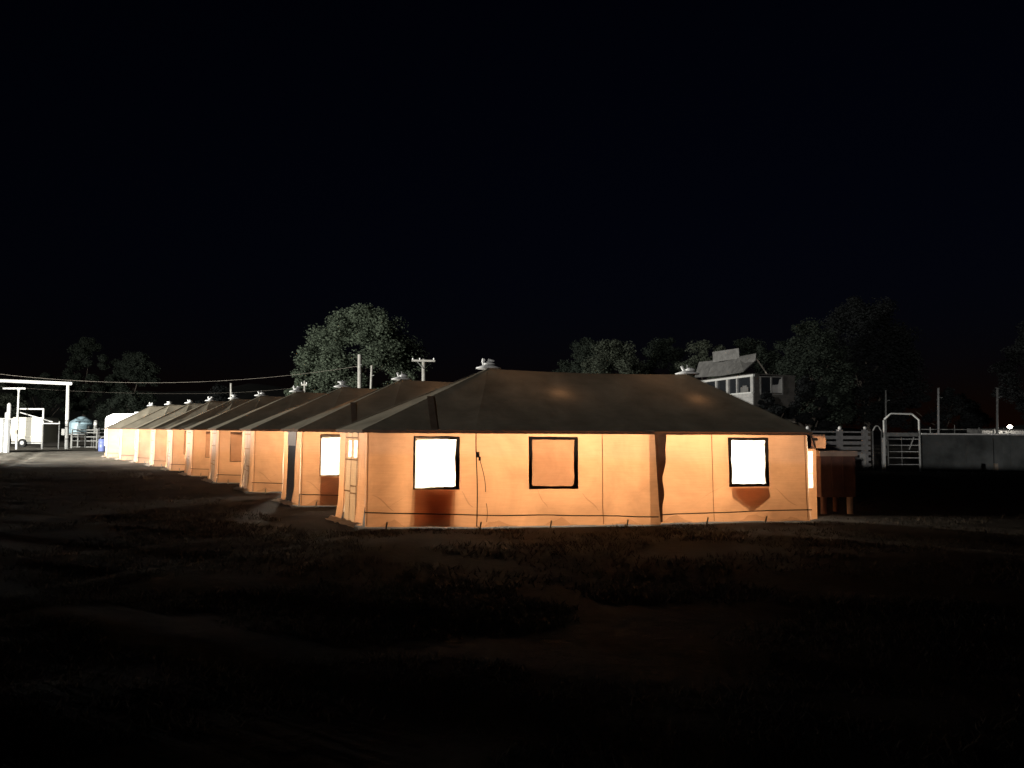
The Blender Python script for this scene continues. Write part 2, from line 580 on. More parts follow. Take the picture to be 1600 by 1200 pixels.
def cap_meshes(style):
    def make():
        b = MB(); b.lathe([(.03, -.02), (.25, -.035), (.26, -.015), (.13, .03), (.05, .05)], n=18)
        c = MB()
        if style == 0:
            c.lathe([(.12, .05), (.13, .07), (.07, .085), (.06, .12), (.02, .13)], (.02, 0, 0), 12)
            c.tube([(-.09, 0, .04), (-.11, 0, .12), (-.10, 0, .17)], [.03, .035, .03], 8)
            c.box((.06, 0, .135), (.12, .09, .03), Matrix.Rotation(.25, 3, 'Y'))
        elif style == 1:
            c.tube([(-.06, 0, .03), (-.10, 0, .11), (-.12, 0, .15)], [.035, .03, .03], 8)
            c.lathe([(.10, .04), (.11, .07), (.04, .11)], (.06, 0, 0), 12)
        else:
            c.lathe([(.08, .04), (.08, .10), (.14, .105), (.15, .125), (.05, .15)], (0, 0, 0), 12)
        tp = MB(); tp.tube([(0, 0, -.25), (0, 0, .17)], [.022, .012], 8)
        return b.mesh('base_plate', True), c.mesh('vent_cowl', True), tp.mesh('pole_tip', True)
    return cached(('cap', style), make)


def add_cap(root, x, z, style, rz):
    b, c, tp = cap_meshes(style)
    o = obj('ridge_cap', b, M['cap'], root); o.location = (x, W / 2, z + .035); o.rotation_euler = (0, 0, rz)
    obj('vent_cowl', c, M['cap'], o)
    obj('pole_tip', tp, M['cap'], o)


def strip(a, b, w, lift, nrm, m, name, parent, n=6, sag=0.0):
    """a flat webbing strip laid on cloth from a to b"""
    a, b = Vector(a), Vector(b)
    d = (b - a).normalized(); side = d.cross(nrm).normalized()
    mb = MB()
    for i in range(n + 1):
        p = a.lerp(b, i / n) + nrm * (lift - sag * math.sin(math.pi * i / n))
        mb.v += [tuple(p - side * w / 2), tuple(p + side * w / 2)]
    for i in range(n):
        mb.f.append((2 * i, 2 * i + 1, 2 * i + 3, 2 * i + 2))
    return mb.build(name, m, parent)


def wy(s, z, seed):
    return front_y(s, z, seed, s > 5.18)


def window(root, a, b, kind, seed):
    z0, z1 = WZ
    yf = min(wy(a, z0, seed), wy(b, z0, seed), wy(a, z1, seed), wy(b, z1, seed), wy((a + b) / 2, z0, seed)) - .012
    key = ('win', a, b, seed)  # frame mesh shared by alike windows

    def make():
        mb = MB()
        nn = lambda x, k_: noise.noise(Vector((x * 4.0 + a * 7, k_ * 3.1, seed)))
        pts = []
        nh, nv = 12, 14
        for i in range(nh): pts.append((a + (b - a) * i / nh, z0, 0))
        for i in range(nv): pts.append((b, z0 + (z1 - z0) * i / nv, 1))
        for i in range(nh): pts.append((b - (b - a) * i / nh, z1, 2))
        for i in range(nv): pts.append((a, z1 - (z1 - z0) * i / nv, 3))
        cxx, czz = (a + b) / 2, (z0 + z1) / 2
        hx_, hz_ = (b - a) / 2, (z1 - z0) / 2
        for (x, z, sd_) in pts:
            u = (x - cxx) / hx_; v = (z - czz) / hz_
            o_ = .009 * nn(x + z, sd_); i_ = FR * (1 + .30 * nn(x * 1.7 - z, sd_ + 5)) * (1.15 if sd_ == 1 else .9)
            xo, zo = cxx + u * (hx_ + .006 + o_), czz + v * (hz_ + .006 + o_)
            xi, zi = cxx + u * (hx_ - i_), czz + v * (hz_ - i_ * .92)
            yo = wy(xo, zo, seed) - .012; yi = wy(xi, zi, seed) - .010
            mb.v += [(xo, yo + .01, zo), (xo, yo - .012, zo), (xi, yi - .014, zi), (xi, yi + .012, zi)]
        n_ = len(pts)
        for i in range(n_):
            k_ = (i + 1) % n_
            for c in range(4):
                d_ = (c + 1) % 4
                mb.f.append((4 * i + c, 4 * k_ + c, 4 * k_ + d_, 4 * i + d_))
        return mb.mesh('window_frame')
    fr = obj('window_frame', cached(key, make), M['dark'], root)
    mb = MB()
    xs = steps(a + .02, b - .02, .08); zs = steps(z0 + .02, z1 - .02, .08)
    mb.grid(xs, zs, lambda s, z: (s, yf + .03 + .008 * noise.noise(Vector((s * 3, z * 3, seed))), z))
    if kind == 'open':
        mb.build('pane', M['pane'], fr, True)
        # the cover hangs unrolled below the sill
        f = MB()
        f.grid(steps(a + .03, b - .03, .08), steps(.05, z0 + .02, .08),
               lambda s, z: (s + (.03 * (z0 - z) * math.sin(s * 3 + seed)), front_y(s, z, seed, s > 5.18) + .05 + .05 * (z0 - z) + .02 * noise.noise(Vector((s * 3, z * 2, seed + 6))), z))
        f.build('flap', M['flap'], fr, True)
        f = MB()
        f.grid(steps(a + .22, b - .10, .06), steps(.10, z0 - .02, .08),
               lambda s, z: (s + .05 * math.sin(z * 4 + seed), front_y(s, z, seed, s > 5.18) + .13 + .08 * (z0 - z) + .02 * noise.noise(Vector((s * 3, z * 2, seed + 6))), z))
        f.build('flap_fold', M['flap'], fr, True)
    elif kind == 'half':
        mb.build('pane', M['pane'], fr, True)
        f = MB()
        def tri(s, z):
            u = (s - a) / (b - a); dep = .42 * (1 - abs(u - .5) * 1.35)
            v = (z0 - z) / .42
            return (s, front_y(s, z0 - v * dep, seed, True) + .04 + .05 * v, z0 + .01 - v * dep)
        f.grid(steps(a + .03, b - .03, .06), steps(z0 - .42, z0, .07), tri)
        f.build('flap', M['flap'], fr, True)
    else:
        mb.build('cover', M['cover'], fr, True)
    return fr


def door_on(root, p0, p1, kind, seed, openleaf=False):
    """the chamfered corner wall from plan p0 to p1 with its canvas door"""
    a, b = Vector((*p0, 0)), Vector((*p1, 0))
    d = (b - a).normalized(); L = (b - a).length
    out = Vector((d.y, -d.x, 0))
    f0, f1 = .27, .72
    obj('wall_panel', facet_panel(p0, p1, 0, f0, seed), M['wall'], root)
    obj('wall_panel', facet_panel(p0, p1, f1, 1, seed), M['wall'], root)
    m = {'clear': M['door'], 'dark': M['door_dark'], 'pale': M['door_pale']}[kind]
    z_top = EAVE

    def P(f, z, off):
        fl = .04 * (EAVE - z) / EAVE * (.35 + .65 * math.sin(math.pi * f))
        q = a + d * (f * L) + out * (fl + off)
        return (q.x, q.y, z)
    e0, e1 = f0 - .015, f1 + .015
    key = ('door', p0, p1, seed, kind)
    glz = [(.34, .47), (.545, .68)] if kind == 'clear' else []
    gz = (1.19, 1.50)

    def make():
        mb = MB()
        xs = steps(e0, e1, .05, [x for g_ in glz for x in g_]); zs = steps(.03, z_top, .09, gz)
        mb.grid(xs, zs, lambda f, z: P(f, z, -.008 + .012 * noise.noise(Vector((f * 5, z * 2, seed)))),
                lambda f, z: any(g0 < f < g1 for g0, g1 in glz) and gz[0] < z < gz[1])
        return mb.mesh('door', True)
    dr = obj('door', cached(key, make), m, root)
    if kind in ('clear', 'pale'):
        bars = [((e0 + .01, .04), (e0 + .01, 1.66)), ((.505, .04), (.505, 1.66)), ((e1 - .01, .04), (e1 - .01, 1.66)),
                ((e0, 1.55), (e1, 1.55)), ((e0, 1.15), (e1, 1.15)), ((e0, .58), (.505, .58)), ((.505, .68), (e1, .68)), ((.505, .55), (e1, .55))]
        for (q0, q1) in bars:
            mb = MB()
            nseg = 8
            hw = .012
            for i in range(nseg + 1):
                f = q0[0] + (q1[0] - q0[0]) * i / nseg; z = q0[1] + (q1[1] - q0[1]) * i / nseg
                if abs(q0[0] - q1[0]) < 1e-4:
                    mb.v += [P(f - hw / L, z, .014), P(f + hw / L, z, .014)]
                else:
                    mb.v += [P(f, z - hw, .014), P(f, z + hw, .014)]
            for i in range(nseg):
                mb.f.append((2 * i, 2 * i + 1, 2 * i + 3, 2 * i + 2))
            mb.build('seam', M['seam'] if kind == 'clear' else M['seam'], dr)
    for g0, g1 in glz:
        mb = MB(); mb.poly([P(g0 + .003, gz[0] + .005, -.012), P(g1 - .003, gz[0] + .005, -.012), P(g1 - .003, gz[1] - .005, -.012), P(g0 + .003, gz[1] - .005, -.012)])
        mb.build('pane', M['pane'], dr)
    if kind == 'dark':
        mb = MB(); mb.grid(steps(e0, e1, .05), steps(1.32, 1.66, .08), lambda f, z: P(f, z, .012))
        mb.build('lit_top', M['door_pale'], dr)  # paler sheet stands in for light on the door above the shadow line
    # crumpled cloth left on the ground at the sill
    mb = MB()
    def sod(f, v):
        q = a + d * (f * L) + out * (.09 + .16 * v + .05 * noise.noise(Vector((f * 6, v * 3, seed))))
        return (q.x, q.y, .02 + .05 * (1 - v) + .045 * noise.noise(Vector((f * 9, v * 4, seed + 1))))
    mb.grid(steps(-.05, 1.05, .06), [0, .33, .66, 1], sod)
    mb.build('ground_cloth', M['sod'], root, True)


LAMP_W = 800.0
def tent(k, label, wins, door, seed, s1=2.43, s2=6.75, zr=2.95, drot=0.0, woff=0.0, lamps=((3.75, 1.32, -.30, .19), (6.6, 1.2, -.30, .19), (3.0, 2.4, 2.1, 1.15), (6.0, 2.4, 2.1, 1.15), (.9, 2.1, 1.5, .25)), power=1.0, strap=False):
    root = empty('wall_tent', TENTS[k], ROT + R(drot))
    WIN[:] = [(WIN0[0][0] + woff, WIN0[0][1] + woff), WIN0[1], WIN0[2]]
    tag(root, label, 'tent', 'hip roofed canvas tents pitched side by side in a row')
    # walls
    for i, (a, b) in enumerate(FRONT_PANELS):
        obj('wall_panel', front_panel(a, b, seed, i >= 3), M['wall'], root)
    door_on(root, PLAN[8], PLAN[9], door, seed)
    for i, (i0, i1) in enumerate(((2, 3), (3, 4), (4, 5), (5, 6), (6, 7), (7, 8))):
        obj('wall_panel', facet_panel(PLAN[i0], PLAN[i1], 0, 1, seed), M['wall'], root)
    # right hand corner wall: front strip, rear strip and an opening between them on the nearest tent
    obj('wall_panel', facet_panel(PLAN[1], PLAN[2], 0, .05 if k == 0 else 1, seed), M['wall'], root)
    if k == 0:
        obj('wall_panel', facet_panel(PLAN[1], PLAN[2], .72, 1, seed), M['wall'], root)
    # roof
    res, edges, val = roof_facets(s1, s2, zr, seed)
    for me in res:
        obj('roof_panel', me, M['roof'], root)
    obj('valance', val, M['dark'], root)
    for i, (e, ap) in enumerate(edges):
        up = Vector((0, 0, 1))
        if i == 0 or (k > 4 and i not in (8, 9)): continue
        strip(e, ap, .05, .012, up, M['webbing'], 'hip_seam', root)
    add_cap(root, s1, zr, k % 3, random.uniform(-.6, .6))
    add_cap(root, s2, zr - .03, (k + 1) % 3, random.uniform(-.6, .6))
    for x_ in (s1, s2):
        MB().tube([(x_, W / 2, 0), (x_, W / 2, zr - .05)], .035, 8).build('tent_pole', M['wood'], root, True)
    # windows
    for (a, b), kind in zip(WIN, wins):
        if kind: window(root, a, b, kind, seed)
    # seams with the overlap in the middle of the front
    for s in (.03, 4.215, 6.42, 8.29):
        mb = MB()
        for z in steps(.03, 1.68, .11):
            y = wy(s, z, seed) - .008
            mb.v += [(s - .007, y, z), (s + .007, y, z)]
        for i in range(len(mb.v) // 2 - 1):
            mb.f.append((2 * i, 2 * i + 1, 2 * i + 3, 2 * i + 2))
        mb.build('seam', M['seam'], root)
    mb = MB()
    zs = steps(.03, 1.69, .085)
    for z in zs:
        wd = .19 + .12 * (z / EAVE) + .05 * noise.noise(Vector((2, z * 3, seed)))
        y = front_y(5.25, z, seed, True) - .02
        mb.v += [(5.16, y, z), (5.16 + wd * .6, y - .01, z), (5.20 + wd, front_y(5.4, z, seed, True) - .012, z)]
    for i in range(len(zs) - 1):
        for c in (0, 1):
            mb.f.append((3 * i + c, 3 * i + c + 1, 3 * i + c + 4, 3 * i + c + 3))
    mb.build('overlap_strip', M['dark'], root, True)
    # dark cord along the foot of the wall
    pts = []
    for s in steps(-.02, 5.20, .16):
        z = .265 - .02 * s + .016 * noise.noise(Vector((s * 1.1, 1, seed)))
        pts.append((s, front_y(s, z, seed) - .085, z))
    pts2 = []
    for s in steps(5.32, 8.33, .16):
        z = .17 + .02 * (s - 5.3) + .016 * noise.noise(Vector((s * 1.1, 1, seed)))
        pts2.append((s, front_y(s, z, seed, True) - .085, z))
    MB().tube(pts, .011, 6).build('cord', M['cord'], root, True)
    MB().tube(pts2, .011, 6).build('cord', M['cord'], root, True)
    if k < 5:
        # corner strap with its buckle and loose tail, and tent pegs along the foot
        s0 = 1.91
        pp = [(s0 + .015 * math.sin(z * 3), wy(s0, z, seed) - .02, z) for z in steps(.02, 1.69, .12)]
        st = MB().tube(pp, .010, 6).build('strap', M['strap'], root, True)
        MB().box((s0 + .02, wy(s0, 1.27, seed) - .035, 1.27), (.05, .03, .10)).box((s0 + .05, wy(s0, 1.2, seed) - .035, 1.20), (.035, .025, .07)).build('buckle', M['strap'], st)
        tl = [(s0 + .06 + .10 * math.sin((1.16 - z) * 3.0), wy(s0, z, seed) - .03, z) for z in steps(.62, 1.16, .09)]
        MB().tube(tl, .006, 5).build('loose_tail', M['strap'], st, True)
        tl = [(s0 + .15 + .04 * math.sin(z * 6), wy(s0, z, seed) - .04, z) for z in steps(.10, .42, .08)]
        MB().tube(tl, .005, 5).build('loose_tail', M['strap'], st, True)
    for s in ((.35, 1.95, 3.2, 4.6, 6.2, 7.4) if k < 3 else (.35, 1.95)):
        y = wy(s, .05, seed) - .10
        MB().tube([(s, y, -.06), (s + .02, y - .05, .12)], .014, 6).build('peg', M['dullpipe'], root)
    if k < 3:
        rf_ = random.Random(int(seed * 10) + k)
        for s_c, wd, ht in ((.45, .5, .22), (2.35, .7, .20), (3.35, .6, .26), (4.55, .5, .18), (5.75, .6, .24), (7.25, .7, .26), (8.0, .5, .16)):
            s_c += rf_.uniform(-.15, .15)
            mb = MB(); nseg = 8
            for i in range(nseg + 1):
                u = i / nseg; x_ = s_c + (u - .5) * wd
                hz = .65 * ht * (1 - abs(u - .45 - rf_.uniform(-.08, .08)) * 1.9)
                mb.v += [(x_, wy(x_, .02, seed) - .012, .02), (x_ + .03, wy(x_, max(.03, hz), seed) - .012, max(.03, hz))]
            for i in range(nseg):
                mb.f.append((2 * i, 2 * i + 2, 2 * i + 3, 2 * i + 1))
            mb.build('skirt_fold', M['fold'], root)
        for (s_a, z_a, s_b, z_b) in ((.30, .22, .74, .62), (1.66, .60, 1.86, .34), (3.02, .62, 3.20, .30), (3.84, .60, 4.14, .24), (4.60, .30, 5.05, .70), (6.0, .30, 6.7, .75), (7.7, .6, 8.1, .3), (.12, .55, .5, .30)):
            mb = MB(); nseg = 8
            for i in range(nseg + 1):
                u = i / nseg; x_ = s_a + (s_b - s_a) * u; z_ = z_a + (z_b - z_a) * u + .03 * math.sin(u * 5 + s_a)
                hw = .008 * math.sin(math.pi * (.08 + .84 * u))
                mb.v += [(x_ - hw, wy(x_, z_, seed) - .010, z_ - hw), (x_ + hw, wy(x_, z_, seed) - .010, z_ + hw)]
            for i in range(nseg):
                mb.f.append((2 * i, 2 * i + 2, 2 * i + 3, 2 * i + 1))
            mb.build('crease', M['fold'], root)
    if strap:
        ap_ = Vector((s1, W / 2, zr))
        top_ = edges[9][0].lerp(ap_, .50); bot_ = edges[0][0].lerp(edges[9][0], .36)
        nr_ = (edges[0][0] - edges[9][0]).cross(ap_ - edges[9][0]).normalized()
        strip(bot_, top_, .12, .02, nr_, M['dark'], 'roof_patch', root, 8, .02)
    # hanging lamps
    for (x, y, zl, pw) in lamps:
        zroof = EAVE + (zr - EAVE) * min(1, y / (W / 2))
        if zl < 0: zl += zroof
        ld = bpy.data.lights.new('tent_lamp', 'POINT')
        ld.energy = LAMP_W * power * pw
        ld.color = (1.0, .86, .66)
        ld.shadow_soft_size = .05
        lo = bpy.data.objects.new('tent_lamp', ld)
        lo.location = (x, y, zl); lo.parent = root
        col.objects.link(lo)
    return root


T0 = tent(0, 'nearest large canvas tent, with three windows along its glowing front', ('open', 'cover', 'half'), 'clear', 1.0, strap=True)
SPEC = [
    ('second tent of the row, bright window showing beside the dark grey corner door', ('open', None, None), 'dark', 2.28),
    ('third tent of the row, plain glowing front behind a pale seamed corner door', (None, None, None), 'pale', 2.25),
    ('fourth tent of the row, small dim window beside its pale corner', ('cover', None, None), 'pale', 2.2),
    ('fifth tent of the row from the camera, narrow dark window edge at its corner', ('cover', None, None), 'pale', 2.1),
    ('sixth tent of the row counted from the camera, fifth from its far end', ('cover', None, None), 'pale', 2.05),
    ('seventh tent of the row from the camera, fourth from its far end', (None, None, None), 'pale', 2.0),
    ('eighth tent of the row from the camera, third from its far end', (None, None, None), 'pale', 1.95),
    ('ninth tent of the row, next to the farthest one', (None, None, None), 'pale', 1.9),
    ('farthest tent of the row, palest wall, beside the white camper', (None, None, None), 'pale', 1.85),
]
for i, (lab, wins, door, s1) in enumerate(SPEC):
    lampset = ((3.2, 2.1, 2.2, .85), (.9, 2.0, 2.0, .68))
    tent(i + 1, lab, wins, door, [2.0, 3.0, 1.0, 2.0, 3.0, 1.0, 2.0, 3.0, 1.0][i], s1=s1, s2=6.6,
         zr=2.95 + [0, .0, .02, .02, .03, .05, .04, .06, .08][i] , drot=random.uniform(-.6, .6), lamps=lampset, woff=[-.40, 0, -.45, -.35, -.35, 0, 0, 0, 0][i], power=[1.1, 1.0, .8, .9, 1.1, 1.2, 1.2, 1.3, 1.3][i], strap=(i == 0))

# things at the right end of the nearest tent ---------------------------------
def tl(s, n, z):
    q = TENTS[0] + U * s + N * n
    return Vector((q.x, q.y, z))

# open canvas door leaf with two clear panes, swung outwards
lf = MB()
a = tl(8.37, .06, 0); b = tl(8.64, .18, 0)
da = (b - a)
leaf_cells = [(0, .1, .02, 1.38), (.62, 1, .02, 1.38), (.1, .62, .02, .62), (.1, .62, .90, .915), (.1, .62, 1.33, 1.38)]
root = empty('door_leaf', a)
tag(root, 'canvas door leaf with two glowing clear panes, swung out at the near tent right corner', 'door')
for (u0, u1, z0, z1) in leaf_cells:
    mb = MB(); p0 = da * u0; p1 = da * u1
    mb.poly([(p0.x, p0.y, z0), (p1.x, p1.y, z0), (p1.x, p1.y, z1), (p0.x, p0.y, z1)])
    mb.build('leaf_panel', M['wall'], root)
for (z0, z1) in ((.62, .90), (.915, 1.33)):
    mb = MB(); p0 = da * .1; p1 = da * .62
    mb.poly([(p0.x, p0.y, z0), (p1.x, p1.y, z0), (p1.x, p1.y, z1), (p0.x, p0.y, z1)])
    mb.build('pane', M['pane'], root)
# a small light of the doorway itself
# rolled awning flap below the eave
r = tl(8.38, .0, 0)
root = empty('awning_flap', r, ROT)
tag(root, 'short pale canvas awning flap under the eave at the near tent right corner', 'awning')
mb = MB()
mb.grid(steps(0, .31, .05), steps(1.40, 1.66, .05), lambda s, z: (s + .015 * math.sin(z * 9), -.04 - .06 * (1.66 - z) + .012 * noise.noise(Vector((s * 7, z * 7, 2))), z - .03 * s))
mb.build('flap', M['wall'], root, True)
MB().box((.08, -.075, 1.565), (.10, .012, .045)).build('vent_slot', M['dark'], root)
MB().tube([(-.02, -.06, 1.68), (.05, -.07, 1.52), (.10, -.08, 1.36)], .012, 6).build('rope', M['strap'], root)

# rust brown cabinet on short legs beyond the doorway
c0 = at(1283, 816, 16.2); 
cb = empty('feed_bin', (c0.x, c0.y, 0), R(9))
tag(cb, 'rust brown steel bin on short pale legs beside the near tent', 'bin')
bw, bd = .80, .62
z0, z1 = .34, 1.20
mb = MB(); mb.box((bw / 2, bd / 2, (z0 + z1) / 2), (bw, bd, z1 - z0)); mb.build('body', M['brown_paint'], cb)
for i in range(4):
    MB().box((.02 + .253 * i, -.008, (z0 + z1) / 2), (.03, .018, z1 - z0 - .04)).build('rib', M['brown_paint'], cb)
MB().box((bw / 2, bd / 2 - .02, z1 + .055), (bw + .06, bd + .05, .11)).build('lid', M['brown_top'], cb)
for (x, y) in ((.09, .04), (bw - .11, .04), (.09, bd - .06), (bw - .11, bd - .06)):
    MB().tube([(x, y, -.03), (x, y, z0)], .065, 10).build('leg', M['brown_top'] if (x > .3 and y < .1) else M['brown_paint'], cb)

# ------------------------------------------------------------------ foliage
def tree(name, label, base, height, rx, rz_, clumps, leaf, ls, seed, trunk_r=.35, group='trees behind the tents', squash=1.0, crown_from=.22):
    rnd = np.random.RandomState(seed)
    root = empty(name, base)
    tag(root, label, 'tree', group)
    # trunk with limbs
    tb = MB()
    h0 = height * .45
    tb.tube([(0, 0, -.3), (.1, .05, h0 * .4), (.0, .15, h0 * .8), (.2, .1, h0 * 1.3)], [trunk_r, trunk_r * .8, trunk_r * .6, trunk_r * .25], 9)
    for k in range(6):
        a = k * 1.05 + rnd.rand()
        st = h0 * (.45 + .1 * k)
        en = (math.cos(a) * rx * .65, math.sin(a) * rx * .5, min(height * .85, st + height * .28))
        tb.tube([(0, .1, st), (en[0] * .5, en[1] * .5, (st + en[2]) / 2 - .2), en], [trunk_r * .45, trunk_r * .25, trunk_r * .08], 6)
    tb.build('trunk', M['bark'], root, True)
    # leaf clumps spread over an uneven crown
    V, Fc = [], []
    cz = height * (crown_from + (1 - crown_from) / 2); hz = height * (1 - crown_from) / 2
    nb = 0
    lobes = []
    for _ in range(clumps):
        while True:
            d = rnd.normal(size=3); d /= np.linalg.norm(d)
            if d[1] < .55: break
        rr = rnd.uniform(.45, 1.0) ** .6
        prof = 1.0 - .30 * max(0, d[2])
        c = np.array([d[0] * rx * rr * prof, d[1] * rx * .8 * rr * prof, cz + d[2] * hz * rr])
        c[2] *= squash
        lobes.append((c, rnd.uniform(.10, .22) * min(rx, hz) * 1.25))
    PV = []
    for c, cr in lobes:
        nl = int(190 + 130 * rnd.rand())
        q = rnd.normal(size=(nl, 3)); q /= np.linalg.norm(q, axis=1)[:, None]
        nr = q + rnd.normal(size=(nl, 3)) * .55
        q = q * (cr * rnd.uniform(.45, 1.12, size=(nl, 1))); q[:, 2] *= .75
        p = c + q
        nr /= np.linalg.norm(nr, axis=1)[:, None]
        a = np.cross(nr, [0.3, .2, 1.0]); a /= np.linalg.norm(a, axis=1)[:, None] + 1e-6
        b = np.cross(nr, a)
        s = ls * .58 * rnd.uniform(.6, 1.3, size=(nl, 1))
        quad = np.stack([p - a * s * .5, p - b * s * .32, p + a * s * .5, p + b * s * .32], axis=1)
        PV.append(quad[p[:, 2] > .5])
    PV = np.concatenate(PV)
    V = PV.reshape(-1, 3).tolist()
    Fc = np.arange(len(V)).reshape(-1, 4).tolist()
    me = bpy.data.meshes.new('crown'); me.from_pydata(V, [], Fc); me.update()
    obj('crown', me, leaf, root)
    return root


def tree_at(px0, px1, ptop, Y, label, leaf, clumps, ls, seed, **kw):
    l = at(px0, ptop, Y); r_ = at(px1, ptop, Y); m = (l + r_) / 2
    return tree('broadleaf_tree', label, (m.x, Y, 0), m.z, (r_.x - l.x) / 2 * 1.0, 0, clumps, leaf, ls, seed, **kw)


tree_at(468, 662, 478, 72, 'large rounded grey-green tree behind the utility poles, tallest in the middle', M['leaf_a'], 190, .40, 3, trunk_r=.5)
tree_at(448, 510, 562, 70, 'low bushy tree at the left foot of the large rounded tree', M['leaf_a'], 50, .34, 5, crown_from=.1)
tree_at(505, 590, 570, 69, 'small shrubby tree in front of the large rounded tree', M['leaf_d'], 45, .34, 6, crown_from=.05)
tree_at(98, 172, 530, 105, 'dim tall tree above the white beam gate, left one of a pair', M['leaf_b'], 70, .5, 8)
tree_at(165, 250, 548, 108, 'dim broad tree over the far tents, right one of a pair', M['leaf_b'], 70, .5, 9)
tree_at(20, 110, 580, 98, 'dark low tree behind the white beam gate', M['leaf_b'], 60, .45, 10, crown_from=.08)
tree_at(-60, 40, 600, 90, 'dark olive bushy tree at the left picture edge', M['leaf_d'], 55, .42, 11, crown_from=.05)
tree_at(150, 250, 612, 92, 'low dark bushy tree behind the white camper', M['leaf_b'], 55, .42, 12, crown_from=.05)
tree_at(300, 400, 606, 96, 'low dark tree behind the lone pole over the tent caps', M['leaf_c'], 50, .42, 13, crown_from=.05)
tree_at(862, 965, 527, 82, 'leftmost dim round tree above the near tent ridge', M['leaf_b'], 90, .40, 20, crown_from=.1)
tree_at(900, 1015, 532, 76, 'grey round tree above the near tent ridge, second from left', M['leaf_d'], 100, .36, 21, crown_from=.1)
tree_at(985, 1085, 526, 84, 'dark tree between the grey round tree and the booth roof', M['leaf_b'], 90, .40, 22, crown_from=.1)
tree_at(1045, 1155, 530, 72, 'green tree rising just left of and behind the booth roof', M['leaf_d'], 100, .36, 23, crown_from=.1)
tree_at(1125, 1230, 520, 76, 'dark green tree rising straight behind the booth roof', M['leaf_b'], 100, .36, 24, crown_from=.1)
tree_at(1195, 1330, 500, 66, 'tall dark tree just right of the booth', M['leaf_b'], 150, .36, 25, trunk_r=.4, crown_from=.05)
tree_at(1270, 1430, 458, 74, 'tallest very dark tree above the white board fence', M['leaf_c'], 170, .42, 26, trunk_r=.4, crown_from=.1)
tree_at(1555, 1690, 505, 70, 'dark tree cut by the right picture edge', M['leaf_c'], 100, .40, 27)
tree_at(1168, 1236, 614, 44, 'low dark bush under the booth corner', M['leaf_c'], 50, .26, 28, crown_from=.02)
tree_at(1222, 1300, 590, 46, 'low dark bush just right of the booth', M['leaf_c'], 60, .26, 30, crown_from=.02)
tree_at(1400, 1540, 600, 95, 'low very dark tree far behind the concrete wall', M['leaf_c'], 60, .45, 29, crown_from=.05)

# ------------------------------------------------------------------ utility poles and wires
def upole(label, px, ptop, Y, r, arm=None, m='pole', pxb=None):
    t_ = at(px, ptop, Y)
    b_ = at(pxb if pxb else px, 672, Y)
    root = empty('utility_pole', (b_.x, Y, 0)); tag(root, label, 'pole', 'poles standing behind the tents')
    dx = (t_.x - b_.x)
    MB().tube([(-dx * .3, 0, -.3), (0, 0, 1.7), (dx, 0, t_.z)], [r * 1.1, r, r * .85], 10).build('shaft', M[m], root, True)
    if arm:
        z = t_.z - arm[1]; L = arm[0]
        MB().box((dx, -r - .05, z), (L, .12, .14), Matrix.Rotation(R(arm[2]), 3, 'Z')).build('crossarm', M[m], root)
        for s in (-.45, -.15, .45) if L > 1 else (-.42, .42):
            MB().lathe([(.04, 0), (.06, .05), (.05, .12), (.02, .15)], (dx + s * L, -r - .05, z + .07), 8).build('insulator', M['cap'], root, True)
        if L > 1:
            MB().bar((dx - L * .3, -r - .06, z), (dx, -r - .02, z - .6), .04, .04).build('brace', M['dullpipe'], root)
    else:
        MB().tube([(dx, -r, t_.z - .8), (dx + .22, -r - .1, t_.z - .75)], .03, 6).build('bracket', M['dullpipe'], root)
    return root

upole('thick bare utility pole in front of the large rounded tree', 562, 554, 56, .17)
upole('thin leaning pole just right of the thick bare pole', 581, 571, 58, .10, pxb=577)
upole('utility pole with a wide crossarm right of the large tree', 662, 561, 58, .17, (1.75, .15, 8))
upole('short distant pole with small crossarm left of the thick pole', 476, 595, 66, .10, (.5, .35, 0))
upole('lone thin pole above the middle tent caps', 361, 599, 60, .09)
upole('faint thin pole right of the stock gate hoop', 1466, 606, 60, .09, m='steel')
upole('dim thin pole behind the stock gate hoop', 1384, 610, 58, .07, m='dullpipe')
upole('dim pole beside the distant lit lamp', 1558, 606, 64, .10, m='dullpipe')

def wire(label, pts, r):
    P_ = [at(*p) for p in pts]
    # smooth curve through three points
    out = []
    n = 28
    for i in range(n + 1):
        u = i / n
        a, b, c = P_
        l0 = (u - .5) * (u - 1) / .5; l1 = u * (u - 1) / -.25; l2 = u * (u - .5) / .5
        out.append(a * l0 + b * l1 + c * l2)
    o = MB().tube(out, r, 5).build('overhead_wire', M['wood'], None, True)
    tag(o, label, 'wire')
wire('upper overhead wire sagging across the left of the night sky', [(-60, 577, 58), (250, 598, 58), (560, 572, 57)], .0065)
wire('lower faint overhead wire beneath the brighter one at left', [(-60, 600, 70), (255, 615, 70), (476, 604, 66)], .003)

# ------------------------------------------------------------------ right background
FY = 35.0
def rootpt(px, Y): 
    p_ = at(px, 700, Y); return Vector((p_.x, Y, 0))

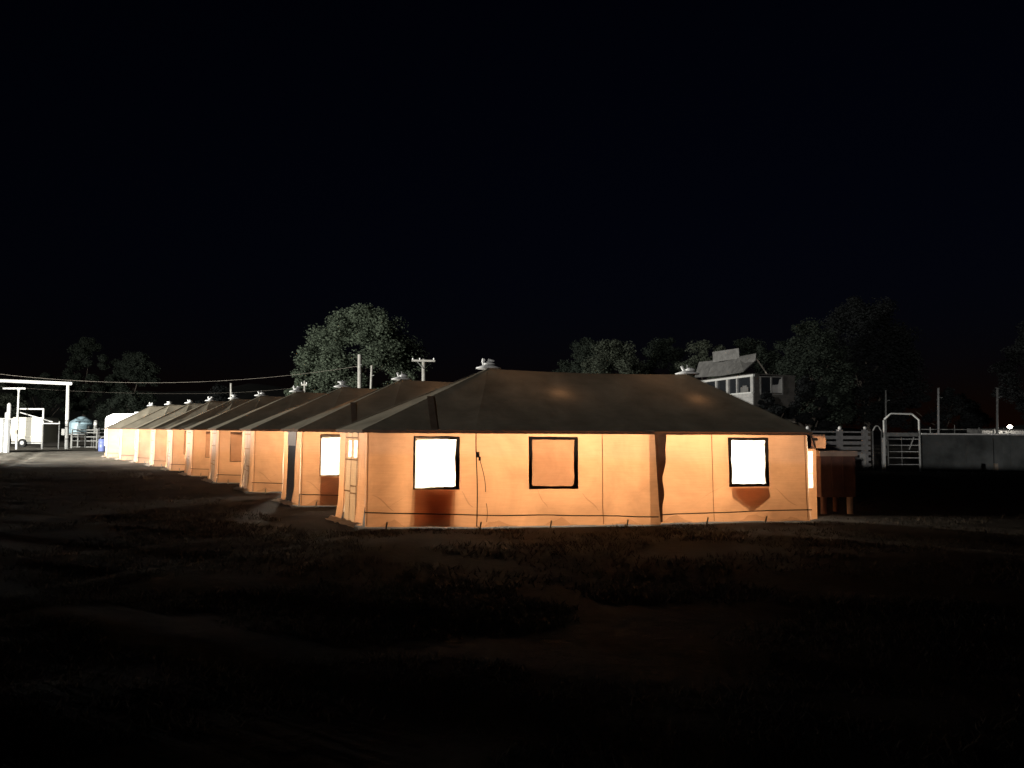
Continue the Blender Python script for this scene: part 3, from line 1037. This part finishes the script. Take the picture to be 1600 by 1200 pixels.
# board fence
fa, fb = rootpt(1262, 34.5), rootpt(1358, 35.5)
fen = empty('board_fence', fa, math.atan2(fb.y - fa.y, fb.x - fa.x))
FL = (fb - fa).length
tag(fen, 'grey horizontal board fence with round capped posts behind the bin', 'fence')
px_s = lambda px: (rootpt(px, 35.2) - fa).length
for px in (1262, 1307, 1357):
    s = px_s(px) if px > 1263 else 0
    pst = MB().box((s, 0, .9), (.22, .18, 1.85)).build('post', M['fence'], fen)
    MB().lathe([(.05, 0), (.075, .05), (.07, .11), (.03, .15)], (s, -.02, 1.825), 10).build('post_cap', M['white_metal'], pst, True)
for z in (1.72, 1.47, 1.22, .98, .74, .48, .22):
    hgt = .07 if z > 1.6 else .15
    MB().box((FL / 2, -.11, z), (FL - .05, .035, hgt), Matrix.Rotation(random.uniform(-.006, .006), 3, 'Y')).build('board', M['fence'], fen)
mb = empty('lit_wall_piece', rootpt(1347.5, 34.4)); tag(mb, 'small white board standing in for a lit piece of wall right of the bin', 'sign')
MB().box((0, 0, .50), (.27, .03, .52)).build('panel', M['paint_white'], mb); MB().box((0, .04, .4), (.05, .04, .85)).build('stake', M['wood'], mb)  # white panel imitates a lit piece of wall

# narrow hooped opening
def hoop(label, p0, p1, ztop, zsh, r, m, name, rot0=True):
    a, b = p0, p1
    root = empty(name, a, math.atan2(b.y - a.y, b.x - a.x))
    L = (b - a).length
    tag(root, label, 'gate')
    ch = min(.28, L * .3)
    MB().tube([(0, 0, -.05), (0, 0, zsh)], r, 8).build('upright', m, root, True)
    MB().tube([(L, 0, -.05), (L, 0, zsh)], r, 8).build('upright', m, root, True)
    MB().tube([(0, 0, zsh), (.02, 0, zsh + .05), (ch, 0, ztop - .03), (ch + .05, 0, ztop), (L - ch - .05, 0, ztop), (L - ch, 0, ztop - .03), (L - .02, 0, zsh + .05), (L, 0, zsh)], r * .9, 8).build('hoop', m, root, True)
    return root, L

hp, L = hoop('narrow dark hooped pipe walkway between fence and stock gate', rootpt(1364, 35.0), rootpt(1378, 35.0), 2.0, 1.75, .035, M['dullpipe'], 'walkway_hoop')
sg, L = hoop('tall hooped pipe stock gate left of the concrete wall', rootpt(1382, 34.6), rootpt(1437, 34.6), 2.55, 2.25, .045, M['pipe'], 'stock_gate')
for z in (.28, .58, .86, 1.14, 1.42):
    MB().tube([(.16, 0, z), (L - .06, 0, z + random.uniform(-.01, .01))], .022, 6).build('rail', M['pipe'], sg, True)
MB().box((L / 2, -.02, 1.62), (L - .06, .05, .17)).build('header_board', M['dullpipe'], sg)
MB().tube([(.16, 0, .2), (.16, 0, 1.55)], .03, 6).build('stile', M['dullpipe'], sg, True)
MB().tube([(L * .5, .03, .2), (L * .5, .03, 1.5)], .02, 6).build('stile', M['dullpipe'], sg, True)
MB().bar((L * .68, -.05, .95), (L * .82, -.05, 1.5), .06, .03).build('latch_bar', M['pipe'], sg)
MB().box((-.06, -.03, .72), (.12, .10, 1.5)).build('white_jamb', M['white_metal'], sg)

# concrete wall with coping
ca, cbp = rootpt(1440, 35.0), rootpt(1720, 33.5)
cw = empty('concrete_wall', ca, math.atan2(cbp.y - ca.y, cbp.x - ca.x)); CL = (cbp - ca).length
tag(cw, 'low stained grey concrete wall with pale coping at the right', 'wall')
for i in range(4):
    x0 = i * CL / 4
    MB().box((x0 + CL / 8, 0, .80), (CL / 4 - .006, .22, 1.64)).build('panel', M['concrete'], cw)
MB().box((CL / 2, -.02, 1.655), (CL, .34, .065)).build('coping', M['coping'], cw)
MB().box((3.05, -.16, .72), (.34, .14, 1.5)).build('pilaster', M['concrete'], cw)
MB().tube([(0, .05, 1.86), (CL, .05, 1.86)], .018, 6).build('top_rail', M['dullpipe'], cw)
for i in range(9):
    MB().tube([(.4 + i * 1.0, .05, 1.66), (.4 + i * 1.0, .05, 1.95 + .12 * (i % 3 == 1))], .02, 6).build('rail_post', M['dullpipe'], cw)
st_ = empty('stake', rootpt(1555, 31)); tag(st_, 'short wooden stake standing before the concrete wall', 'stake')
MB().box((0, 0, .22), (.14, .10, .55)).build('shaft', M['wood'], st_)
# litter stones along the foot of the wall
for i, (px, py, s) in enumerate(((1478, 736, .06), (1513, 737, .06), (1467, 730, .09), (1530, 741, .05))):
    p_ = at(px, py, 33)
    mb = MB(); mb.lathe([(s * .7, 0), (s, s * .3), (s * .7, s * .8), (s * .2, s)], n=7)
    o = mb.build('stone', M['coping']); o.location = (p_.x, 33 - .3 * (i % 2), .0)
    tag(o, ['pale stone left of the pilaster foot at the concrete wall', 'pale stone right of the pilaster foot at the concrete wall', 'larger stone at the left end of the concrete wall foot', 'smallest stone far along the concrete wall foot'][i], 'stone', 'stones along the concrete wall')

# distant shed with a lit lamp
sp = at(1578, 667, 66)
shed = empty('white_shed', (sp.x + .6, 67.5, 0)); tag(shed, 'low pale shed roof beyond the concrete wall by the lit lamp', 'shed')
MB().box((0, .8, .8), (4.6, 1.6, 1.6)).build('wall', M['wood'], shed)
MB().box((0, .6, 1.85), (4.8, 2.2, .34), Matrix.Rotation(.08, 3, 'X')).build('roof', M['paint_white'], shed)
MB().box((-1.35, -.55, 1.85), (.1, .1, .5)).build('trim', M['dullpipe'], shed)
lp = empty('flood_lamp', (sp.x, 66, 0)); tag(lp, 'small lit lamp on a post glaring beyond the concrete wall', 'lamp')
MB().tube([(0, .05, 0), (0, .05, sp.z - .1)], .04, 8).build('post', M['dullpipe'], lp, True)
MB().lathe([(.10, -.12), (.2, 0), (.10, .12), (.02, .16)], (0, 0, sp.z), 12).build('bulb', M['lamp'], lp, True)
ld = bpy.data.lights.new('flood_lamp_light', 'POINT'); ld.energy = 60; ld.color = (1, .92, .8); ld.shadow_soft_size = .25
lo = bpy.data.objects.new('flood_lamp_light', ld); lo.parent = lp; lo.location = (0, -.4, sp.z); col.objects.link(lo)

# ------------------------------------------------------------------ announcer's booth
BY = 48.0
k0 = at(1177, 585, BY); k1 = at(1097, 596, 54.5)
bc = Vector((k0.x, k0.y, 0)); bl = Vector((k1.x, k1.y, 0))
dl = (bl - bc); BL = dl.length
ang = math.atan2(dl.y, dl.x)
bo = empty('announcer_booth', bc, ang)           # local +x runs back along the pale side, local -y is the dark gable side
tag(bo, 'raised wooden booth with white window posts and stepped tin roof behind the near tent', 'building')
ZE = k0.z; SB = 2.9                              # eave height, width of the dark side
zs_, zh = ZE - 1.15, ZE - .08
# lower dark block and platform
MB().box((BL / 2, -SB / 2, (ZE - 3.2) / 2), (BL - .3, SB - .3, ZE - 3.2)).build('lower_wall', M['siding'], bo)
MB().box((BL / 2, -SB / 2, ZE - 3.0 + .1), (BL + .1, SB + .1, .2)).build('floor', M['wood'], bo)
# pale side: planks under the windows
for i in range(6):
    z0 = ZE - 2.8 + i * .275
    MB().box((BL / 2, .02 + .004 * (i % 2), z0 + .1375), (BL, .06, .267)).build('plank', M['paint_white'], bo)
MB().box((BL / 2, .07, zs_ + .01), (BL + .05, .16, .09)).build('sill', M['pipe'], bo)
MB().box((BL / 2, .05, zh + .02), (BL + .3, .14, .15)).build('beam', M['pipe'], bo)
for x, w_ in ((.1, .30), (1.9, .10), (3.1, .28), (4.6, .18), (6.2, .22), (BL - .1, .2)):
    if x < BL: MB().box((x, .02, (zs_ + zh) / 2), (w_, .11, zh - zs_ - .02)).build('window_post', M['paint_white'], bo)
for x0, x1 in ((.25, 1.85), (1.95, 2.96), (3.24, 4.51), (4.69, 6.09)):
    if x1 < BL:
        pn = MB().box(((x0 + x1) / 2, -.04, (zs_ + zh) / 2), (x1 - x0 - .01, .02, zh - zs_ - .08)).build('pane', M['glass_dark'], bo)
# desk clutter seen through the near window
MB().box((.95, .055, zs_ + .22), (.9, .05, .35)).box((.9, .06, zs_ + .42), (.5, .05, .15)).build('sun_blind', M['tin'], bo)
# side wall of dark planks, darkened further for its shade, with the white window
for i in range(10):
    z0 = ZE - 2.8 + i * .28
    if zs_ - .1 < z0 + .14 < zh - .05:
        for (y0, y1) in ((0, -.42), (-2.05, -SB)):
            MB().box((-.02 - .006 * (i % 2), (y0 + y1) / 2, z0 + .14), (.06, abs(y1 - y0), .272)).build('siding_board', M['siding'], bo)
    else:
        MB().box((-.02 - .006 * (i % 2), -SB / 2, z0 + .14), (.06, SB, .272)).build('siding_board', M['siding'], bo)
wf = MB()
for yy in (-.46, -1.22, -2.0):
    wf.box((-.05, yy, (zs_ + zh) / 2 - .05), (.08, .08, zh - zs_))
wf.box((-.05, -1.23, zh - .05), (.08, 1.6, .07)).box((-.05, -1.23, zs_ - .07), (.08, 1.6, .07))
win = wf.build('window_frame', M['tin'], bo)
MB().box((-.015, -.84, (zs_ + zh) / 2 - .05), (.02, .70, zh - zs_ - .1)).build('pane', M['glass_dark'], win)
MB().box((-.015, -1.61, (zs_ + zh) / 2 - .05), (.02, .72, zh - zs_ - .1)).build('pane', M['glass_dark'], win)
MB().poly([(-.05, -1.27, zs_ - .03), (-.05, -1.95, zs_ - .03), (-.05, -1.95, zh - .15), (-.05, -1.80, zh - .2), (-.05, -1.72, zs_ + .55), (-.05, -1.27, zs_ + .5)]).build('curtain', M['paint_white'], win)
# roof: sloping tin eave, upturned at the near end, with stepped sheets above
def tin_sheet(pts, name, parent=bo, th=.05):
    pts = [Vector(q) for q in pts]
    nrm = (pts[1] - pts[0]).cross(pts[2] - pts[0]).normalized() * th
    mb = MB(); n = len(pts)
    mb.v = [tuple(q) for q in pts] + [tuple(q + nrm) for q in pts]
    mb.f = [tuple(range(n)), tuple(range(2 * n - 1, n - 1, -1))] + [(i, (i + 1) % n, n + (i + 1) % n, n + i) for i in range(n)]
    return mb.build(name, M['tin'], parent)

bi = bo.matrix_basis.copy(); 
bo_m = Matrix.Translation(bc) @ Matrix.Rotation(ang, 4, 'Z'); bo_i = bo_m.inverted()
def bp(px, py, Y):
    return bo_i @ at(px, py, Y)
# eave sheet in strips, from far end to near end
far_lo, far_hi = bp(1086, 590, 55.0), bp(1093, 566, 55.6)
near_lo, near_hi = bp(1162, 581, 47.6), bp(1182, 553, 48.6)
mid_lo = bp(1128, 587.5, 51.5); mid_hi = bp(1134, 562, 52.2)
q1_lo = far_lo.lerp(mid_lo, .5); q1_hi = far_hi.lerp(mid_hi, .5)
q2_lo = mid_lo.lerp(near_lo, .5); q2_hi = mid_hi.lerp(near_hi, .45)
seqs = [(far_lo, far_hi), (q1_lo, q1_hi), (mid_lo, mid_hi), (q2_lo, q2_hi), (near_lo, near_hi)]
for (a0, a1), (b0, b1) in zip(seqs[:-2], seqs[1:-1]):
    g_ = (b0 - a0) * .004
    tin_sheet([a0 + g_, b0 - g_, b1 - g_, a1 + g_], 'roof_sheet')
tin_sheet([q2_lo, near_lo, bp(1181, 564, 48.4), near_hi, q2_hi], 'roof_sheet')
tin_sheet([bp(1115, 566, 52.6), bp(1156, 560, 50.4), bp(1155, 544, 50.4), bp(1114, 550, 52.6)], 'upper_sheet')
# roof deck that closes the top
tin_sheet([(-.10, .12, ZE + .06), (BL + .2, .12, ZE + .06), (BL + .2, -SB - .05, ZE - .02), (-.10, -SB - .05, ZE - .02)], 'roof_deck', th=.06).data.materials[0] = M['siding']
MB().bar(near_hi + Vector((.1, -.05, -.3)), Vector((.3, -SB * .4, ZE + .05)), .07, .07).build('strut', M['wood'], bo)

# ------------------------------------------------------------------ left yard
LY = 62.0
# big white beam gateway
ga = at(104, 700, LY); ga.z = 0
zt = at(104, 599, LY).z
gb = at(-90, 592, LY - 6); 
gw = empty('beam_gateway', ga); tag(gw, 'tall white beam gateway with thick post and crossbeam at the left', 'gateway')
MB().tube([(0, 0, -.2), (-.03, 0, zt * .5), (-.08, 0, zt)], [.145, .145, .125], 14).build('post', M['white_metal'], gw, True)
lb = Vector((gb.x - ga.x, gb.y - ga.y, 0))
MB().tube([(lb.x, lb.y, -.2), (lb.x, lb.y, gb.z)], [.19, .17], 14).build('post', M['white_metal'], gw, True)
MB().tube([Vector((.18, .03, zt - .02)), Vector((lb.x * .5, lb.y * .5, (zt + gb.z) / 2 + .02)), lb + Vector((-.3, 0, gb.z))], [.125, .13, .145], 14).build('crossbeam', M['white_metal'], gw, True)
MB().box((-.22, -.10, 1.35), (.26, .2, .50)).build('latch_box', M['white_metal'], gw)
MB().lathe([(.16, 0), (.16, .08)], (0, 0, .75), 14).build('band', M['dullpipe'], gw)

# pipe gate right of it and blue tank behind
pa, pb = at(110, 700, 63.5), at(151, 700, 63.5)
pg = empty('pipe_gate', (pa.x, pa.y, 0)); tag(pg, 'white pipe gate in front of the blue tank', 'gate')
gl = pb.x - pa.x
for z in (.12, .62, .95, 1.30, 1.52):
    MB().tube([(.12, 0, z), (gl - .05, 0, z)], .045, 8).build('rail', M['pipe'], pg, True)
MB().tube([(.10, 0, 0), (.10, 0, 1.55)], .05, 8).build('stile', M['pipe'], pg, True)
MB().tube([(gl, 0, -.1), (gl, 0, 1.6), (gl - .2, 0, 1.72)], .06, 8).build('stile', M['pipe'], pg, True)
MB().tube([(gl + .02, 0, .45), (gl + .45, -.1, .95), (gl + .95, -.1, .95)], .045, 8).build('brace', M['pipe'], pg, True)
tk = at(127, 700, 66); 
ta = empty('water_tank', (tk.x, tk.y, 0)); tag(ta, 'pale blue domed water tank on a stand behind the pipe gate', 'tank')
zb, ztk = at(127, 678, 66).z, at(127, 651, 66).z
hh = ztk - zb
MB().lathe([(.7, 0), (.98, .05), (1.02, .2), (1.0, hh * .62), (.9, hh * .72), (.35, hh * .96), (.2, hh), (.05, hh + .02)], (0, 0, zb), 26).build('tank_body', M['tank'], ta, True)
for s in (-.6, .6):
    for y in (-.5, .5):
        MB().tube([(s, y, -.1), (s, y, zb + .05)], .06, 8).build('leg', M['dullpipe'], ta)
MB().box((0, 0, zb - .04), (1.9, 1.6, .1)).build('deck', M['dullpipe'], ta)
MB().lathe([(.1, 0), (.1, .25)], (.85, -.55, zb + .45), 8).build('outlet', M['white_metal'], ta, True)
bq = at(148, 700, 64.5)
bl_ = empty('bollard', (bq.x, bq.y, 0)); tag(bl_, 'round topped grey bollard right of the blue tank', 'bollard')
MB().lathe([(.15, -.1), (.15, 2.2), (.12, 2.3), (.04, 2.34)], n=12).build('shaft', M['pipe'], bl_, True)
# rails running behind the farthest tent
rf0, rf1 = at(152, 700, 64), at(186, 700, 64)
rf = empty('pipe_rail_fence', (rf0.x, rf0.y, 0)); tag(rf, 'grey pipe rail fence between the bollard and the white camper', 'fence')
for z in (.7, 1.0, 1.3, 1.6):
    MB().tube([(0, 0, z), (rf1.x - rf0.x, 0, z)], .04, 6).build('rail', M['steel'], rf, True)
for s in (.05, .55, 1.0):
    MB().tube([(s * (rf1.x - rf0.x), .03, -.1), (s * (rf1.x - rf0.x), .03, 1.7)], .05, 6).build('post', M['steel'], rf, True)
bu = at(161, 690, 56)
bk = empty('blue_drum', (bu.x, bu.y, 0)); tag(bk, 'blue plastic drum standing by the farthest tent corner', 'drum')
MB().lathe([(.27, 0), (.29, .05), (.29, .28), (.30, .30), (.29, .32), (.29, .60), (.30, .62), (.29, .64), (.28, .88), (.24, .9)], n=16).build('body', M['blue'], bk, True)

# white camper behind the farthest tents
c1 = at(163, 690, 55); c2 = at(236, 690, 55)
ca_ = empty('camper_trailer', (c1.x, c1.y, 0)); tag(ca_, 'white camper trailer behind the farthest tent', 'camper')
cl_ = c2.x - c1.x; ch_ = at(163, 648, 55).z
b_ = MB()
pr = [(0, .45), (cl_, .45), (cl_, ch_ - .1), (cl_ - .15, ch_ + .1), (.55, ch_ + .08), (.1, ch_ - .12), (0, ch_ - .3)]
n_ = len(pr)
b_.v = [(x, 0, z) for x, z in pr] + [(x, 2.1, z) for x, z in pr]
b_.f = [tuple(range(n_)), tuple(range(2 * n_ - 1, n_ - 1, -1))] + [((i + 1) % n_, i, n_ + i, n_ + (i + 1) % n_) for i in range(n_)]
b_.build('body', M['camper'], ca_)
MB().box((cl_ * .58, 1.0, ch_ + .16), (.45, .5, .14)).build('roof_vent', M['camper'], ca_)
wv_ = MB(); wv_.box((1.0, -.015, ch_ - .75), (.9, .03, .45)); wv_.build('window', M['glass_dark'], ca_)
MB().box((1.35, -.03, ch_ - .98), (.9, .03, .22)).build('stripe', M['white_metal'], ca_)
for s in (1.2, 2.0):
    w1 = MB(); w1.tube([(s, -.05, .33), (s, .16, .33)], .33, 16); w1.build('wheel', M['tyre'], ca_, True)
MB().tube([(-.9, 1.0, .5), (0, 1.0, .5)], .05, 6).build('drawbar', M['dullpipe'], ca_)

# cream stock trailer
s1_ = at(16, 690, 66); s2_ = at(66, 690, 66)
tr_ = empty('stock_trailer', (s1_.x, s1_.y, 0)); tag(tr_, 'cream box trailer with a dark wheel left of the beam gateway', 'trailer')
tw = s2_.x - s1_.x; th_ = at(40, 652, 66).z
b_ = MB()
pr = [(.1, .5), (tw, .45), (tw, th_ - .15), (tw - .12, th_), (.2, th_), (0, th_ - .2), (-.05, 1.3)]
n_ = len(pr)
b_.v = [(x, 0, z) for x, z in pr] + [(x, 2.2, z) for x, z in pr]
b_.f = [tuple(range(n_)), tuple(range(2 * n_ - 1, n_ - 1, -1))] + [((i + 1) % n_, i, n_ + i, n_ + (i + 1) % n_) for i in range(n_)]
b_.build('body', M['trailer'], tr_)
for z in (th_ - .35, 1.55, .95):
    MB().box((tw / 2, -.02, z), (tw - .2, .04, .05)).build('rub_rail', M['trailer'], tr_)
MB().box((1.35, -.06, .90), (1.0, .12, .07)).build('fender', M['trailer'], tr_)
wl = MB(); wl.tube([(1.05, -.06, .38), (1.05, .18, .38)], .36, 18); wo_ = wl.build('wheel', M['tyre'], tr_, True)
MB().tube([(1.05, -.09, .38), (1.05, -.05, .38)], .17, 12).build('rim', M['steel'], wo_)
MB().box((tw / 2, .1, .36), (tw - .1, .1, .1)).build('chassis', M['steel'], tr_)
MB().box((.35, -.03, .75), (.45, .04, .3)).build('lamp_panel', M['steel'], tr_)

# white tapered stack behind the trailer, T topped lamp pole and pipe frame
q = at(12, 690, 69); zt_ = at(12, 630, 69).z
vs = empty('vent_stack', (q.x, q.y, 0)); tag(vs, 'stubby white upright stack above the cream trailer', 'stack')
MB().lathe([(.17, 0), (.17, zt_ - .15), (.10, zt_), (.02, zt_ + .03)], n=12).build('shaft', M['white_metal'], vs, True)
MB().lathe([(.12, 0), (.12, zt_ - .9), (.05, zt_ - .8)], (-.22, 0, 0), 10).build('side_pipe', M['white_metal'], vs, True)
q = at(26, 690, 60); zt_ = at(26, 608, 60).z
tp_ = empty('tee_pole', (q.x, q.y, 0)); tag(tp_, 'slim pale pole with a flat T shaped top at left', 'pole')
MB().tube([(0, 0, -.2), (0, 0, zt_ - .2), (0, 0, zt_)], [.085, .07, .11], 10).build('shaft', M['pipe'], tp_, True)
MB().box((-.35, 0, zt_ + .05), (1.75, .12, .11)).build('top_bar', M['white_metal'], tp_)
MB().box((.02, -.1, 1.35), (.16, .1, .3)).build('junction_box', M['wood'], tp_)
q0, q1 = at(29, 690, 61), at(66, 690, 61); zt_ = at(48, 639, 61).z
fr_ = empty('corral_panel', (q0.x, q0.y, 0)); tag(fr_, 'white pipe frame with a slanting brace before the cream trailer', 'panel')
fw = q1.x - q0.x
MB().tube([(0, 0, zt_), (fw, 0, zt_)], .065, 8).build('top_rail', M['white_metal'], fr_, True)
MB().tube([(fw, 0, -.1), (fw, 0, zt_ + .05)], .075, 8).build('upright', M['white_metal'], fr_, True)
MB().tube([(.02, .02, zt_ - .28), (fw + .75, .02, zt_ - 1.02)], .045, 8).build('brace', M['white_metal'], fr_, True)
MB().tube([(fw, 0, zt_ - 1.14), (fw + 1.35, 0, zt_ - 1.14)], .045, 8).build('low_rail', M['white_metal'], fr_, True)
MB().tube([(fw + 1.3, 0, -.1), (fw + 1.3, 0, zt_ - .95)], .05, 8).build('upright', M['steel'], fr_, True)
# corrugated white shed at the picture edge
q = at(15, 690, 52)
cs = empty('corrugated_shed', (q.x, q.y, 0), R(38)); tag(cs, 'white corrugated iron shed corner at the left picture edge', 'shed')
hs = at(10, 656, 52).z
b_ = MB(); xs_ = [-.075 * i for i in range(60)]
b_.grid(xs_, [0, hs], lambda x, z: (x, -.25 * 0 + .03 * math.cos(x / .15 * math.pi * 2 * .5) - .12 * x * 0, z + x * -.03 * (z > 0)))
b_.build('sheet_wall', M['iron'], cs)
MB().box((-2.2, 1.2, hs / 2), (4.3, 2.2, hs - .1)).build('frame_wall', M['iron'], cs)
MB().box((-2.2, 1.0, hs + .12), (4.6, 2.7, .08), Matrix.Rotation(.03, 3, 'Y')).build('roof', M['paint_white'], cs)

# ------------------------------------------------------------------ yard floodlight on its mast, left of the picture
FLP = Vector((-42.0, 28.0, 2.6))
fm = empty('floodlight_mast', (FLP.x, FLP.y, 0)); tag(fm, 'steel mast with a floodlight lighting the left yard', 'floodlight')
MB().tube([(-.3, -.3, -.2), (-.3, -.3, FLP.z + .3)], [.12, .08], 10).build('mast', M['steel'], fm, True)
MB().box((-.25, -.2, FLP.z + .05), (.3, .25, .4)).build('lamp_head', M['steel'], fm)
sl = bpy.data.lights.new('yard_floodlight', 'SPOT')
sl.energy = 108000; sl.spot_size = R(165); sl.spot_blend = .35; sl.color = (1.0, .97, .90); sl.shadow_soft_size = .06
so = bpy.data.objects.new('yard_floodlight', sl)
so.parent = fm; so.location = (0, 0, FLP.z)
so.rotation_euler = Vector((math.sin(R(62)), math.cos(R(62)), 0)).to_track_quat('-Z', 'Y').to_euler()
col.objects.link(so)
# unseen plank screen added close to the floodlight: keeps its light off the open field and the tents' lower walls
sc_ = empty('added_light_screen', (FLP.x, FLP.y, 0)); tag(sc_, 'low unseen plank screen added to shade the field from the floodlight', 'screen')
def pol(az, d_, z): return Vector((d_ * math.sin(R(az)), d_ * math.cos(R(az)), z))
for az in range(76, 152, 2):
    a_, b_ = pol(az + .05, 4, 0), pol(az + 1.95, 4, 0)
    top = 2.46 - .26 * max(0, min(1, (100 - az) / 24)) + .02 * math.sin(az * 2.3)
    MB().box(((a_ + b_) / 2 + Vector((0, 0, top / 2 - .07))), ((b_ - a_).length, .05, top + .14), Matrix.Rotation(math.atan2((b_ - a_).y, (b_ - a_).x), 3, 'Z')).build('plank', M['wood'], sc_)
# second, high flood on a tall mast that lights the yard floor
FHP = Vector((-47.0, 24.0, 12.0))
fh = empty('tall_light_mast', (FHP.x, FHP.y, 0)); tag(fh, 'tall light mast left of the picture shining over the yard', 'floodlight')
MB().tube([(-.3, -.3, -.2), (-.3, -.3, FHP.z + .3)], [.16, .09], 10).build('mast', M['steel'], fh, True)
MB().box((-.25, -.3, FHP.z + .05), (.4, .3, .4)).build('lamp_head', M['steel'], fh)
sl = bpy.data.lights.new('mast_floodlight', 'SPOT')
sl.energy = 72000; sl.spot_size = R(98); sl.spot_blend = .75; sl.color = (1.0, .98, .90); sl.shadow_soft_size = .2
so = bpy.data.objects.new('mast_floodlight', sl)
so.parent = fh; so.location = (0, 0, FHP.z)
so.rotation_euler = (Vector((-31, 60, 0)) - FHP).to_track_quat('-Z', 'Y').to_euler()
col.objects.link(so)

# ------------------------------------------------------------------ block wall behind the photographer that shades the field below waist height
side = Vector((SUN_TRAVEL.y, -SUN_TRAVEL.x, 0))
wc = SUN_TRAVEL * -10.0
bw_ = empty('block_wall', (wc.x, wc.y, 0), math.atan2(side.y, side.x))
tag(bw_, 'long grey block wall behind the photographer', 'wall')
MB().box((0, 0, .9475), (150, .25, 2.295)).build('blocks', M['wall_block'], bw_)

# ------------------------------------------------------------------ dry grass
rnd = np.random.RandomState(11)
V, Fc = [], []
def blade_patch(n, fx, fy, hmin, hmax):
    global V, Fc
    for _ in range(n):
        x, y = fx(), fy()
        q = Vector((x, y, 0)) - TENTS[0]
        s, nn = q.dot(U), q.dot(N)
        if -.2 < nn and s > -1.6 * nn / 4.05 - .9 and s < 9.0: continue
        if noise.noise(Vector((x * .5, y * .9, 8))) < -.12: continue
        z = ground_z(x, y)
        for _b in range(4):
            a = rnd.uniform(0, 6.28); h_ = rnd.uniform(hmin, hmax); w_ = .006 + .006 * rnd.rand()
            ox, oy = rnd.normal(size=2) * .05
            lx, ly = rnd.normal(size=2) * h_ * .8
            c_, s_ = math.cos(a) * w_, math.sin(a) * w_
            b0 = len(V)
            V += [(x + ox - c_, y + oy - s_, z - .01), (x + ox + c_, y + oy + s_, z - .01), (x + ox + lx, y + oy + ly, z + h_)]
            Fc.append((b0, b0 + 1, b0 + 2))
blade_patch(9000, lambda: rnd.uniform(-8, 10), lambda: rnd.uniform(6.5, 15.5), .02, .085)
blade_patch(5000, lambda: rnd.uniform(-22, -3), lambda: rnd.uniform(12, 30), .03, .11)
blade_patch(2500, lambda: rnd.uniform(8, 24), lambda: rnd.uniform(12, 34), .04, .14)
blade_patch(9000, lambda: rnd.uniform(-6, 6), lambda: 3.0 + 5.5 * rnd.rand() ** 1.2, .015, .06)
me = bpy.data.meshes.new('dry_grass'); me.from_pydata(V, [], Fc); me.update()
gr = obj('dry_grass', me, M['straw'])
tag(gr, 'sparse dead grass tufts on the dirt in front of the tents', 'grass', kind='stuff')
